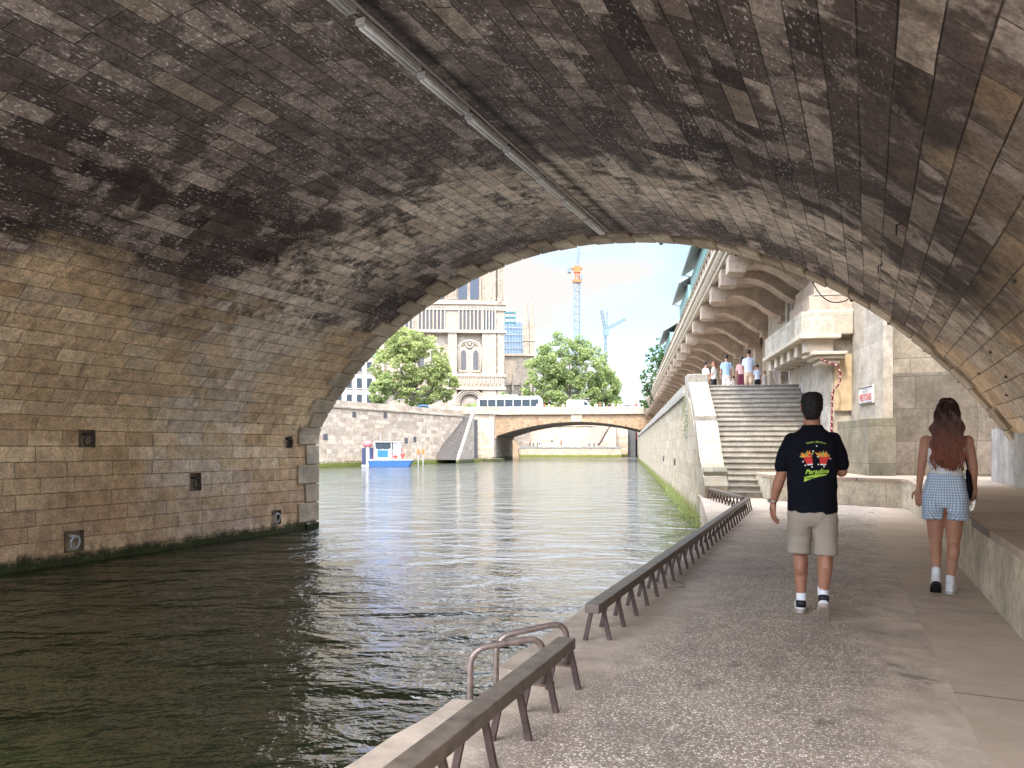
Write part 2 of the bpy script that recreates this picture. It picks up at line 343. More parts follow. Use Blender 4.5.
# ------------------------------------------------------------------ mesh builder
class MB:
    def __init__(s): s.v = []; s.f = []; s.uv = []
    def add(s, vs, fs, uvs=None):
        o = len(s.v); s.v += [tuple(p) for p in vs]
        for i, f in enumerate(fs):
            s.f.append([k+o for k in f]); s.uv.append(uvs[i] if uvs else None)
        return s
    def box(s, x0, x1, y0, y1, z0, z1, M=None):
        vs = [Vector((x, y, z)) for z in (z0, z1) for y in (y0, y1) for x in (x0, x1)]
        if M is not None: vs = [M @ p for p in vs]
        return s.add(vs, [(0,2,3,1),(4,5,7,6),(0,1,5,4),(2,6,7,3),(0,4,6,2),(1,3,7,5)])
    def prism(s, poly, a, b, f):                               # f(u,v,w) -> xyz ; poly in (u,v), w from a to b
        n = len(poly)
        vs = [f(u, v, a) for u, v in poly] + [f(u, v, b) for u, v in poly]
        return s.add(vs, [tuple(range(n))[::-1], tuple(range(n, 2*n))] + [(i, (i+1) % n, (i+1) % n+n, i+n) for i in range(n)])
    def tube(s, pts, r, n=8, cap=True):
        pts = [Vector(p) for p in pts]; rs = r if isinstance(r, (list, tuple)) else [r]*len(pts)
        vs = []; prev = None; L = 0; Ls = []
        for i, p in enumerate(pts):
            d = (pts[min(i+1, len(pts)-1)]-pts[max(i-1, 0)]).normalized()
            if prev is None:
                a = d.orthogonal().normalized()
            else:
                a = (prev-d*prev.dot(d)).normalized()
            prev = a; b = d.cross(a)
            if i: L += (p-pts[i-1]).length
            Ls.append(L)
            for k in range(n):
                t = 2*math.pi*k/n; vs.append(p+(a*math.cos(t)+b*math.sin(t))*rs[i])
        fs = []; uvs = []
        for i in range(len(pts)-1):
            for k in range(n):
                fs.append((i*n+k, i*n+(k+1) % n, (i+1)*n+(k+1) % n, (i+1)*n+k))
                u0, u1 = k/n, (k+1)/n; uvs.append([(u0, Ls[i]), (u1, Ls[i]), (u1, Ls[i+1]), (u0, Ls[i+1])])
        if cap:
            fs += [tuple(range(n))[::-1], tuple(range((len(pts)-1)*n, len(pts)*n))]; uvs += [None, None]
        return s.add(vs, fs, uvs)
    def bar(s, a, b, w, h=None):                               # square bar from a to b
        a, b = Vector(a), Vector(b); d = (b-a).normalized(); h = h or w
        up = Vector((0,0,1)) if abs(d.z) < .95 else Vector((0,1,0))
        sd = d.cross(up).normalized(); up = sd.cross(d)
        vs = [p+sd*x*w/2+up*y*h/2 for p in (a, b) for x, y in ((-1,-1),(1,-1),(1,1),(-1,1))]
        return s.add(vs, [(3,2,1,0),(4,5,6,7),(0,1,5,4),(1,2,6,5),(2,3,7,6),(3,0,4,7)])
    def ellipsoid(s, c, r, n=14, m=9, M=None):
        c = Vector(c); vs = []; fs = []
        for j in range(m+1):
            ph = math.pi*j/m
            for k in range(n):
                t = 2*math.pi*k/n
                p = Vector((r[0]*math.sin(ph)*math.cos(t), r[1]*math.sin(ph)*math.sin(t), r[2]*math.cos(ph)))
                if M is not None: p = M @ p
                vs.append(c+p)
        for j in range(m):
            for k in range(n): fs.append((j*n+k, (j+1)*n+k, (j+1)*n+(k+1) % n, j*n+(k+1) % n))
        return s.add(vs, fs)
    def capsule(s, a, ra, b, rb, n=14):
        a, b = Vector(a), Vector(b); d = (b-a).normalized(); x = d.orthogonal().normalized(); y = d.cross(x)
        vs = []; fs = []; rings = []
        for t in range(5): rings.append((a-d*ra*math.cos(t/4*math.pi/2), ra*math.sin(t/4*math.pi/2)))
        for t in range(1, 5): rings.append((b+d*rb*math.sin((t-1)/4*math.pi/2), rb*math.cos((t-1)/4*math.pi/2)))
        rings.append((b+d*rb, 0.0))
        for c, r in rings:
            for k in range(n):
                q = 2*math.pi*k/n; vs.append(c+(x*math.cos(q)+y*math.sin(q))*max(r, 1e-4))
        for j in range(len(rings)-1):
            for k in range(n): fs.append((j*n+k, j*n+(k+1) % n, (j+1)*n+(k+1) % n, (j+1)*n+k))
        fs += [tuple(range(n))[::-1], tuple(range((len(rings)-1)*n, len(rings)*n))]
        return s.add(vs, fs)
    def loft(s, secs, n=24, p=2.3):                            # secs: (cx,cy,z,rx,ry)
        vs = []; fs = []
        for cx, cy, z, rx, ry in secs:
            for k in range(n):
                t = 2*math.pi*k/n; c, q = math.cos(t), math.sin(t)
                vs.append((cx+rx*math.copysign(abs(c)**(2/p), c), cy+ry*math.copysign(abs(q)**(2/p), q), z))
        for j in range(len(secs)-1):
            for k in range(n): fs.append((j*n+k, j*n+(k+1) % n, (j+1)*n+(k+1) % n, (j+1)*n+k))
        fs += [tuple(range(n))[::-1], tuple(range((len(secs)-1)*n, len(secs)*n))]
        return s.add(vs, fs)
    def build(s, name, mat, parent=None, smooth=False, bevel=0, loc=None, rz=None, uvscale=1.0):
        me = bpy.data.meshes.new(name); me.from_pydata(s.v, [], s.f)
        uvl = me.uv_layers.new(name='UVMap'); li = 0
        me.update()
        for pi, pl in enumerate(me.polygons):
            u = s.uv[pi]; nn = pl.normal
            for k, vi in enumerate(pl.vertices):
                if u: uvl.data[li].uv = u[k]
                else:
                    c = me.vertices[vi].co
                    uvl.data[li].uv = (c.x, c.y) if abs(nn.z) > .75 else ((c.y, c.z) if abs(nn.x) > abs(nn.y) else (c.x, c.z))
                li += 1
        if mat: me.materials.append(MATS[mat])
        if smooth:
            for pl in me.polygons: pl.use_smooth = True
        o = bpy.data.objects.new(name, me); C.objects.link(o)
        if parent: o.parent = parent
        if loc is not None: o.location = loc
        if rz is not None: o.rotation_euler = (0, 0, rz)
        if bevel:
            b = o.modifiers.new('bevel', 'BEVEL'); b.width = bevel; b.segments = 2; b.limit_method = 'ANGLE'; b.angle_limit = R(40)
        return o
def fix(o):                                                    # consistent outward normals
    bm = bmesh.new(); bm.from_mesh(o.data); bmesh.ops.recalc_face_normals(bm, faces=bm.faces); bm.to_mesh(o.data); bm.free(); return o
def tag(o, label, cat, group=None, kind=None):
    o['label'] = label; o['category'] = cat
    if group: o['group'] = group
    if kind: o['kind'] = kind
    return o
def thing(name, label, cat, loc=(0,0,0), rz=0., group=None):
    o = bpy.data.objects.new(name, None); C.objects.link(o); o.location = loc; o.rotation_euler = (0,0,rz); o.empty_display_size = .2
    return tag(o, label, cat, group)
def structure(o): o['kind'] = 'structure'; return o
def dup(root, loc=None, rz=None, label=None, group=None):
    def cp(o, par):
        c = o.copy(); C.objects.link(c); c.parent = par
        for ch in kids.get(o, []): cp(ch, c)
        return c
    kids = {}
    for o in C.objects:
        if o.parent: kids.setdefault(o.parent, []).append(o)
    r = cp(root, None)
    if loc is not None: r.location = loc
    if rz is not None: r.rotation_euler = (0,0,rz)
    if label: r['label'] = label
    if group: r['group'] = group
    return r
def poly_sheet(name, pts, z, mat, thick=None, loc=(0,0,0), rz=0.):
    m = MB(); n = len(pts)
    if thick is None: m.add([(x, y, z) for x, y in pts], [tuple(range(n))])
    else: m.prism(pts, z-thick, z, lambda u, v, w: (u, v, w))
    return m.build(name, mat, loc=loc, rz=rz)

# ------------------------------------------------------------------ near bridge: vault, ring, pier
AX, AZ, AR = -5.68, -2.6, 9.42; YN, YF = -.8, 15.8  # unseen rear end of the vault cut short to let daylight in
prof = [(-13.5, -3.0+.28*i) for i in range(20)] + [(-13.5, 2.6)]
a0 = math.acos((-13.5-AX)/AR); a1 = math.asin((-.4-AZ)/AR)
NA = 70
for i in range(1, NA+1):
    a = a0+(a1-a0)*i/NA; prof.append((AX+AR*math.cos(a), AZ+AR*math.sin(a)))
def cum(pr):
    o = [0.]
    for i in range(1, len(pr)): o.append(o[-1]+math.hypot(pr[i][0]-pr[i-1][0], pr[i][1]-pr[i-1][1]))
    return o
pc = cum(prof)
def P(s):                                                      # point and inward normal on the profile
    s = max(0, min(pc[-1]-1e-6, s))
    for i in range(len(pc)-1):
        if pc[i] <= s <= pc[i+1]:
            t = (s-pc[i])/(pc[i+1]-pc[i]); a, b = prof[i], prof[i+1]
            x, z = a[0]+(b[0]-a[0])*t, a[1]+(b[1]-a[1])*t
            d = math.hypot(b[0]-a[0], b[1]-a[1]); return x, z, (b[1]-a[1])/d, -(b[0]-a[0])/d
niches = [(9.0, .42, .40, .40), (14.3, .42, .34, .36), (9.26, 2.36, .34, .34), (11.8, 1.42, .32, .40), (14.75, 2.32, .26, .30)]
bridge = thing('stone_bridge', 'dark soot-stained stone bridge arch that the path and the river pass under', 'bridge', T(-5.68, 15.8, 0), -AL)
def LB(m): 
    m.v = [(x-AX, y-YF, z) for x, y, z in m.v]; return m        # vault frame -> bridge frame
Ys = sorted(set([YN+i*1.0 for i in range(17)]+[YF]+[y for n in niches for y in (n[0]-n[2]/2, n[0]+n[2]/2)]))
Ss = sorted(set([round(v, 4) for v in pc]+[z+3 for n in niches for z in (n[1]-n[3]/2, n[1]+n[3]/2)]))
m = MB(); idx = {}
for i, s_ in enumerate(Ss):
    x, z, nx, nz = P(s_)
    for j, y in enumerate(Ys): idx[i, j] = len(m.v); m.v.append((x, y, z))
for i in range(len(Ss)-1):
    for j in range(len(Ys)-1):
        zc, yc = (Ss[i]+Ss[i+1])/2-3, (Ys[j]+Ys[j+1])/2
        if any(abs(zc-n[1]) < n[3]/2 and abs(yc-n[0]) < n[2]/2 for n in niches): continue
        m.f.append([idx[i, j], idx[i, j+1], idx[i+1, j+1], idx[i+1, j]])
        m.uv.append([(Ys[j], Ss[i]), (Ys[j+1], Ss[i]), (Ys[j+1], Ss[i+1]), (Ys[j], Ss[i+1])])
vault = LB(m).build('vault', 'vault_stone', bridge, smooth=True)
# the material reads its heights in the vault frame: shift coordinates by moving the mesh origin
vault.data.transform(Matrix.Translation((AX, YF, 0))); vault.location = (-AX, -YF, 0)
for y, z, w, h in niches:
    m = MB(); x0, x1 = -13.502, -13.78
    y0, y1, z0, z1 = y-w/2, y+w/2, z-h/2, z+h/2
    c = [(x0,y0,z0),(x0,y1,z0),(x0,y1,z1),(x0,y0,z1),(x1,y0,z0),(x1,y1,z0),(x1,y1,z1),(x1,y0,z1)]
    m.add(c, [(4,7,6,5),(0,4,5,1),(1,5,6,2),(2,6,7,3),(3,7,4,0)])
    nb = LB(m).build('mooring_niche', 'cavity_dark', bridge)
    m = MB(); rr = .115
    pts = [(-13.46+.02*math.sin(t), y+rr*math.cos(t)*.75, z-.02+rr*math.sin(t)) for t in [2*math.pi*k/18 for k in range(19)]]
    m.tube(pts, .019, 8, False); m.tube([(-13.75, y, z+rr-.03), (-13.44, y, z+rr-.02)], .025, 8)
    LB(m).build('mooring_ring', 'galvanised' if z < 1 else 'dark_iron', nb, smooth=True)
# alternating ring stones at the mouth
m = MB(); s0 = 3.0-.30; k = 0; rr = random.Random(3)
while s0 < pc[-1]-.1:
    L = (.52 if s0 < 5.5 else .46)+rr.uniform(-.02, .02); s1 = min(s0+L-.026, pc[-1]); dep = .78 if k % 2 else .50
    dep += rr.uniform(-.03, .03)
    pts = []
    for s_ in (s0, (s0+s1)/2, s1):
        x, z, nx, nz = P(s_); pts.append((x, z, nx, nz))
    pr = .06+rr.uniform(-.012, .012); f0 = len(m.f)
    poly = [(x+nx*pr, z+nz*pr) for x, z, nx, nz in pts]+[(x-nx*.35, z-nz*.35) for x, z, nx, nz in reversed(pts)]
    m.prism(poly, YF+.06-dep, YF+.06, lambda u, v, w: (u, w, v))
    for q_ in range(f0, len(m.f)): m.uv[q_] = [(k*30+15+j*.1, 15+j*.1) for j in range(len(m.f[q_]))]
    s0 += L; k += 1
o = fix(LB(m).build('ring_of_voussoirs', 'ring_stone', bridge)); b = o.modifiers.new('b', 'BEVEL'); b.width = .012; b.segments = 1
# faces of the bridge over both mouths, deck, parapets, pier and abutment bulk
for y in (YN, YF):
    m = MB()
    for i in range(len(prof)-1):
        (x0, z0), (x1, z1) = prof[i], prof[i+1]
        if x1-x0 < 1e-4: continue
        m.add([(x0, y, z0), (x1, y, z1), (x1, y, 7.7), (x0, y, 7.7)], [(0,1,2,3)])
    LB(m).build('spandrel_wall', 'abutment_stone', bridge)
m = MB(); m.box(-17.5, -13.62, YN, YF, -3, 7.7); LB(m).build('pier', 'ring_stone', bridge)
m = MB(); m.box(3.5, 30, YN, YF, -3, 7.7); LB(m).build('abutment', 'abutment_stone', bridge)
m = MB(); m.box(-17.6, 30, YN-.1, YF+.1, 7.7, 8.1); LB(m).build('deck', 'abutment_stone', bridge)
for y in (YN-.05, YF-.35):
    m = MB(); m.box(-17.6, 30, y, y+.4, 8.1, 9.0); LB(m).build('parapet', 'abutment_stone', bridge)
# small rings and hooks hanging in the vault on the right
def vault_point(X, Y):
    return Vector((X, Y, AZ+math.sqrt(AR*AR-(X-AX)**2)))
for X, Y in ((.35, 9.1), (.20, 11.6)):
    p = vault_point(X, Y); m = MB(); c = p+Vector((-.07, 0, -.07))
    m.tube([c+Vector((.0, .055*math.cos(t), .055*math.sin(t))) for t in [2*math.pi*k/16 for k in range(17)]], .009, 6, False)
    m.tube([p+Vector((.05,0,.05)), c+Vector((.02,0,.055))], .01, 6)
    LB(m).build('iron_ring', 'dark_iron', bridge, smooth=True)
for X, Y in ((1.25, 8.4), (1.5, 11.9), (1.75, 12.4), (1.9, 13.4), (2.0, 10.9), (1.6, 13.9)):
    p = vault_point(X, Y); m = MB(); m.box(p.x-.015, p.x+.02, p.y-.06, p.y+.06, p.z-.02, p.z+.02)
    LB(m).build('iron_cramp', 'dark_iron', bridge)
# black cable clipped along the mouth of the arch, with one slack loop
m = MB(); pts = []
def cpt(a, dy=YF+.10, off=.02): return Vector((AX+(AR-off)*math.cos(a), dy, AZ+(AR-off)*math.sin(a)))
for i in range(33): pts.append(cpt(R(86-i*2.05)))
m.tube(pts, .013, 6)
a = cpt(R(60.3)); b_ = cpt(R(55.2))
m.tube([a.lerp(b_, t)+Vector((-.05*math.sin(math.pi*t), .02, -.24*math.sin(math.pi*t)**.8-.0)) for t in [i/12 for i in range(13)]], .012, 6)
for i in range(12):
    p = cpt(R(80-i*5.0)); m.box(p.x-.03, p.x+.03, p.y-.04, p.y+.02, p.z-.06, p.z+.05)
cab = m.build('electric_cable', 'dark_iron', None, smooth=True, loc=(0,0,0), rz=-AL)
tag(cab, 'black electric cable clipped along the right side of the arch mouth with a slack loop', 'cable')

# lamps in a line under the crown
def lamp_x(y): return -5.05+(15-y)*.024
def make_lamp(y1, flag):
    L = 1.12; r = thing('ceiling_lamp', '', 'lamp', T(lamp_x(y1), y1-L/2, 6.70), -AL, 'strip lamps along the crown of the arch')
    m = MB(); m.box(-.062, .062, -L/2, L/2, 0, .07); m.build('housing', 'lamp_housing', r, bevel=.008)
    for x in (-.033, .033):
        m = MB(); m.tube([(x, -L/2+.05, -.012), (x, L/2-.05, -.012)], .02, 8); m.build('lamp_tube', 'lamp_diffuser', r, smooth=True)
    for y in (-L/2+.12, L/2-.12):
        m = MB(); m.box(-.02, .02, y-.02, y+.02, .075, .16); m.build('hanger', 'dark_iron', r)
    return r
ordn = ['at the arch mouth', 'second from the arch mouth', 'third from the arch mouth', 'fourth from the arch mouth', 'fifth from the arch mouth', 'sixth from the arch mouth', 'seventh from the arch mouth', 'eighth from the arch mouth']
lamp0 = make_lamp(14.95, 0); lamp0['label'] = 'grey twin tube strip lamp under the crown, the one '+ordn[0]
ys = [13.71, 12.47, 11.23, 9.99, 8.75, 7.51, 6.22]
for i, y in enumerate(ys): dup(lamp0, T(lamp_x(y), y-.56, 6.70), -AL, 'grey twin tube strip lamp under the crown, '+ordn[i+1])
for j, y in enumerate((4.75, 3.5, 2.2)): dup(lamp0, T(lamp_x(y), y-.56, 6.70), -AL, 'grey twin tube strip lamp under the crown, cut by the top edge' if j == 0 else 'grey twin tube strip lamp under the crown '+('second from the rear mouth' if j == 1 else 'nearest the rear mouth'))
m = MB(); m.tube([(-4.58, -.6, 6.755), (-4.96, 15.3, 6.765)], .018, 6); m.box(-4.86, -4.68, 4.85, 5.02, 6.68, 6.8)
tag(m.build('lamp_conduit', 'galvanised', None, rz=-AL), 'thin grey conduit running beside the strip lamps under the arch crown', 'conduit')

# ------------------------------------------------------------------ water, ground, path, ledge
m = MB(); m.add([(-400, -80, 0), (60, -80, 0), (60, 420, 0), (-400, 420, 0)], [(0,1,2,3)])
structure(m.build('water', 'river_water'))
m = MB(); m.add([(-6000, -6000, -3.2), (6000, -6000, -3.2), (6000, 6000, -3.2), (-6000, 6000, -3.2)], [(0,1,2,3)])
structure(m.build('ground', 'ground_soil'))
def iT(v): return (v.x*math.cos(AL)-v.y*math.sin(AL), v.x*math.sin(AL)+v.y*math.cos(AL))
rj = random.Random(5)
edge = [(-1.85, -14)]
for i in range(1, 60):
    y = -14+i*.29
    if y > 3.3: break
    edge.append((-1.85-.10*(y+14)/17+rj.uniform(-.012, .012), y))
edge += [(-1.96, 3.36), (-1.84, 3.40), (-1.85, 3.93), (-2.0, 3.97)]
y = 4.2
while y < 12.9: edge.append((-2.0-.5*(y-4)/9+rj.uniform(-.012, .012), y)); y += .3
edge += [(-2.5, 13.05), iT(Vector((4.72, 18.4, 0))), iT(Q(1.99, 21.0)), iT(Q(6.5, 21.0)), (1.3, 19.0), (1.3, -14)]
pts = edge
m = MB(); m.prism(pts, -2.5, .88, lambda u, v, w: (u, v, w))
structure(fix(m.build('footpath', 'walk_aggregate', None, rz=-AL)))
m = MB(); seam = [(.50, -14), (.48, 3), (.40, 5), (.30, 8), (.18, 11), (.10, 16.8)]
m.prism(seam+[(1.02, 17.9), (1.2, -14)], .86, .886, lambda u, v, w: (u, v, w))
structure(fix(m.build('footpath_slab_strip', 'walk_slab', None, rz=-AL)))
# raised ledge on the right that wraps round in front of the steps
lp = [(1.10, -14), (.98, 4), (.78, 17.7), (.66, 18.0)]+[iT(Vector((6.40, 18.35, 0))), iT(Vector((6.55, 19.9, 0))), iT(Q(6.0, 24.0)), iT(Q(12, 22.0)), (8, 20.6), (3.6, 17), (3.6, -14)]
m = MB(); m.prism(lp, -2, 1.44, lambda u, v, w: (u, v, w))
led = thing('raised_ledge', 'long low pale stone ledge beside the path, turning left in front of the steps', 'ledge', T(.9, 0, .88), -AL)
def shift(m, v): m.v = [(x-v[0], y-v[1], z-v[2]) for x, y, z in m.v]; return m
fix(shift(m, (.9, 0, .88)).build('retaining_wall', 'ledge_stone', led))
m = MB(); lp2 = [(x-.025 if i < 5 else x, y-.0) for i, (x, y) in enumerate(lp)]
m.prism(lp2, 1.443, 1.51, lambda u, v, w: (u, v, w)); fix(shift(m, (.9, 0, .88)).build('paving', 'walk_slab', led))
# concrete panel wall standing on the ledge
m = MB(); m.box(2.28, 2.55, YN, 17.95, 1.512, 2.55)
w = m.build('panel_wall', 'concrete_panel', None, rz=-AL, bevel=.01); tag(w, 'waist-high pale concrete panel wall under the right foot of the arch', 'wall')

# ------------------------------------------------------------------ abutment wall facing us beyond the arch
ab = thing('abutment_wall', 'tall end wall of big stone blocks behind the woman, darker below', 'wall', T(.3, 20.3, 0), -AL)
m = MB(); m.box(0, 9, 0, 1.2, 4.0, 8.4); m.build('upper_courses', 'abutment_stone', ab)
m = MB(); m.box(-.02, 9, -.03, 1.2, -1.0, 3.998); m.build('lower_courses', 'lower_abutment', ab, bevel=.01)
# ------------------------------------------------------------------ station front along the quay
st = thing('station_building', 'pale stone station front with a corbelled bay and slit window above the steps', 'building', Q(5.6, 22, 0), -BE)
def SB(x0, x1, y0, y1, z0, z1, name, mat, bev=.012):
    m = MB(); m.box(x0-5.6, x1-5.6, y0-22, y1-22, z0, z1); return m.build(name, mat, st, bevel=bev)
def DQ(fwd, L): return L*math.sin(BE)*0+fwd*1.012+.3
# sign wall (big pale pier) and its plinth
SB(6.1, 6.32, 18.9, 22.2, 2.9, 8.6, 'pier_wall', 'pale_ashlar')
SB(5.75, 6.36, 18.82, 21.5, .9, 2.9, 'plinth', 'plinth_stone', .02)
SB(5.62, 6.10, 21.5, 24.9, 1.0, 4.85, 'front_pier', 'pale_ashlar')
SB(5.66, 6.12, 21.42, 21.5, 3.2, 4.75, 'recessed_panel', 'tan_panel', 0)
SB(5.60, 12, 21.51, 27.0, 1.0, 5.14, 'lower_wall', 'pale_ashlar')
SB(5.50, 12, 21.6, 30.2, 5.145, 8.0, 'upper_wall', 'pale_ashlar')
# corbelled bay, stepping out downwards
SB(5.20, 6.12, 21.35, 23.4, 6.86, 7.9, 'corbel_course', 'bracket_stone')
SB(5.10, 6.10, 21.32, 23.6, 6.39, 6.82, 'corbel_course', 'bracket_stone')
SB(4.97, 6.09, 21.29, 23.8, 5.95, 6.35, 'corbel_course', 'bracket_stone')
SB(5.17, 6.13, 21.30, 23.4, 6.82, 6.86, 'string_course', 'pale_trim', 0)
SB(5.07, 6.11, 21.27, 23.6, 6.35, 6.39, 'string_course', 'pale_trim', 0)
SB(4.93, 6.10, 21.24, 23.8, 5.90, 5.95, 'string_course', 'pale_trim', 0)
SB(4.74, 6.08, 21.2, 26.6, 5.27, 5.90, 'bay_block', 'pale_ashlar')
SB(4.68, 5.75, 21.1, 26.7, 5.15, 5.27, 'bay_cornice', 'pale_trim', .02)
for k in range(6): SB(4.86, 5.6, 21.3+k*.98, 21.70+k*.98, 4.80, 5.145, 'modillion', 'pale_trim')
SB(4.98, 5.9, 21.05, 22.2, 4.70, 4.79, 'hood_mould', 'pale_trim', .02)
SB(5.10, 5.85, 21.12, 22.1, 4.60, 4.695, 'hood_mould', 'pale_trim', .02)
SB(5.22, 5.75, 21.2, 22.0, 4.46, 4.595, 'hood_console', 'pale_trim', .03)
# slit window in the upper wall
m = MB(); arch = [(-.22, 0), (.22, 0), (.22, 1.35)]+[(.22*math.cos(t), 1.35+.30*math.sin(t)) for t in [math.pi*i/10 for i in range(1, 10)]]+[(-.22, 1.35)]
m.prism(arch, 0, .05, lambda u, v, w: (5.5-.055+w-5.6, 26.0+u*1.3-22, 6.32+v)); sw = fix(m.build('slit_window', 'window_dark', st))
m = MB()
arc2 = [(1.35*u, 1.04*v-.0) for u, v in arch]
ring = arch[2:]; 
m.tube([(5.5-.05-5.6, 26.0+u*1.55-22, 6.32+v*1.03) for u, v in [arch[1]]+arch[2:]+[arch[0]]], .06, 6); m.build('window_surround', 'pale_trim', sw)
# inner wall with pilasters behind the walkway
SB(6.0, 12, 30.25, 124, 4.2, 8.0, 'rear_wall', 'bracket_stone', 0)
D = 31.0
while D < 120: SB(5.72, 6.0, D, D+.55, 4.27, 7.2, 'pilaster', 'pale_trim', 0); D += 3.4
# street slab with brackets
slab = SB(3.1, 40, 18.2+2.5, 124, 8.02, 8.35, 'street_slab', 'slab_underside', 0)
m = MB(); m.prism([(2.98,8.0),(3.12,8.0),(3.12,8.36),(2.86,8.36),(2.86,8.22),(2.92,8.14),(2.98,8.12)], 20.6, 124, lambda u, v, w: (u-5.6, w-22, v)); fix(m.build('cornice', 'pale_trim', st))
m = MB(); m.box(2.78-5.6, 3.30-5.6, -1.4, 102, 8.362, 8.50); m.build('cornice_cap', 'pale_trim', st, bevel=.02)
SB(3.02, 3.22, 20.6, 124, 8.502, 9.15, 'parapet', 'bracket_stone', 0)
m = MB(); D = 21.0; m.box(2.98-5.6, 3.0185-5.6, 20.7-22, 124-22, 8.504, 8.62)
while D < 124: m.box(2.96-5.6, 3.018-5.6, D-22, D+.28-22, 8.503, 9.14); D += .95
m.build('parapet_panels', 'pale_trim', st)
SB(2.92, 3.32, 20.6, 124, 9.152, 9.26, 'parapet_cap', 'bracket_stone', .02)
def bracket(D):
    p = [(5.9, 8.01), (3.14, 8.01), (3.14, 7.88), (3.0, 7.88), (3.0, 7.40), (3.06, 7.36), (3.5, 7.36), (3.5, 7.46), (3.62, 7.54), (3.8, 7.57), (4.1, 7.52), (4.5, 7.33), (4.9, 7.03), (5.2, 6.84), (5.35, 6.80), (5.35, 6.62), (5.9, 6.6)]
    m = MB(); m.prism(p, D-.33-22, D+.33-22, lambda u, v, w: (u-5.6, w, v)); return fix(m.build('bracket', 'bracket_stone', st, bevel=.008))
b0 = bracket(22.9)
Ds = [24.7, 27.4, 30.9, 34.5, 38.2, 41.7, 45.1]+[45.1+3.45*i for i in range(1, 23)]
for D in Ds:
    c = b0.copy(); C.objects.link(c); c.parent = st; c.location.y = D-22.9
m = MB(); m.prism([(3.3,8.0),(3.3,7.95),(3.5,7.80),(5.9,7.80),(5.9,8.0)], 20.7-22, 124-22, lambda u, v, w: (u-5.6, w, v)); fix(m.build('soffit_beam', 'slab_underside', st))
# bookstall boxes on the street parapet
def book_box(D0, L):
    r = thing('bookstall_box', '', 'bookstall', Q(3.1, D0, 9.26), -BE, 'green bookstall boxes on the street parapet')
    m = MB(); m.box(-.20, .55, 0, L, .002, .62); m.build('box', 'box_teal', r, bevel=.02)
    m = MB(); a = Vector((.50, 0, 1.35)); b = Vector((-.62, 0, .72))
    m.prism([(.50, 1.35), (-.60, .70), (-.62, .78), (.50, 1.44)], -.05, L+.05, lambda u, v, w: (u, w, v)); fix(m.build('lid', 'lid_grey', r))
    m = MB(); m.bar((-.15, .1, .62), (-.5, .1, .74), .03); m.bar((-.15, L-.1, .62), (-.5, L-.1, .74), .03); m.bar((.5, .05, .6), (.5, .05, 1.36), .04); m.bar((.5, L-.05, .6), (.5, L-.05, 1.36), .04); m.build('strut', 'dark_iron', r)
    m = MB(); m.box(.49, .53, 0, L, .62, 1.34); m.build('back_panel', 'box_teal', r)
    return r
for D0, L, lb in ((25.5, 9, 'teal open bookstall box on the high parapet, nearest the arch'), (35.9, 5.6, 'teal open bookstall box on the high parapet, second from the arch'), (50.5, 7.5, 'grey-lidded open bookstall box far along the high parapet, third from the arch')):
    book_box(D0, L)['label'] = lb
# sign on the pier wall
sg = thing('wall_sign', 'white sign plate with red lettering fixed to the pale pier wall', 'sign', Q(6.1, 20.05, 3.52), -BE)
m = MB(); m.box(-.06, -.005, -.55, .55, -.22, .22); m.build('plate', 'white_paint', sg, bevel=.006)
m = MB(); 
for z in (-.2, .2): m.box(-.067, -.0605, -.53, .53, z-.012, z+.012)
m.build('border', 'dark_iron', sg)
def text_mesh(name, body, size, mat, parent, mtx, shear=0, extr=.002, bold=0.0):
    cu = bpy.data.curves.new(name, 'FONT'); cu.body = body; cu.size = size; cu.extrude = extr; cu.align_x = 'CENTER'; cu.align_y = 'CENTER'; cu.shear = shear; cu.offset = bold; cu.resolution_u = 3
    t = bpy.data.objects.new(name, cu); C.objects.link(t)
    bpy.context.view_layer.update()
    me = bpy.data.meshes.new_from_object(t.evaluated_get(bpy.context.evaluated_depsgraph_get()))
    bpy.data.objects.remove(t); me.transform(mtx); me.materials.clear(); me.materials.append(MATS[mat])
    o = bpy.data.objects.new(name, me); C.objects.link(o); o.parent = parent; return o
RM = Matrix(((0,0,-1,-.064),(-1,0,0,0),(0,1,0,0),(0,0,0,1)))
text_mesh('lettering', 'ACCES', .14, 'galvanised', sg, RM @ Matrix.Translation((0,.12,0)), bold=.004)
text_mesh('lettering', 'PIETONS', .24, 'pink_paint', sg, RM @ Matrix.Translation((0,-.06,0)), bold=.008)
# red and white barrier tape hanging from the hood
tp = [Q(5.20, 21.0, 4.60), Q(5.27, 21.0, 4.52), Q(5.42, 21.10, 4.47), Q(5.55, 21.08, 4.45), Q(5.66, 21.06, 4.36), Q(5.70, 21.05, 4.18), Q(5.70, 21.05, 3.98), Q(5.64, 21.05, 3.86), Q(5.55, 21.05, 3.78), Q(5.50, 21.06, 3.62), Q(5.50, 21.08, 3.2), Q(5.49, 21.10, 2.6), Q(5.50, 21.1, 2.0), Q(5.48, 21.1, 1.6)]
m = MB(); m.tube(tp, [.022,.034,.018,.032,.022,.036,.022,.034,.02,.036,.026,.04,.026,.03], 8)
tag(m.build('barrier_tape', 'striped_tape', smooth=True), 'twisted red and white barrier tape hanging from the stone hood beside the steps', 'tape')

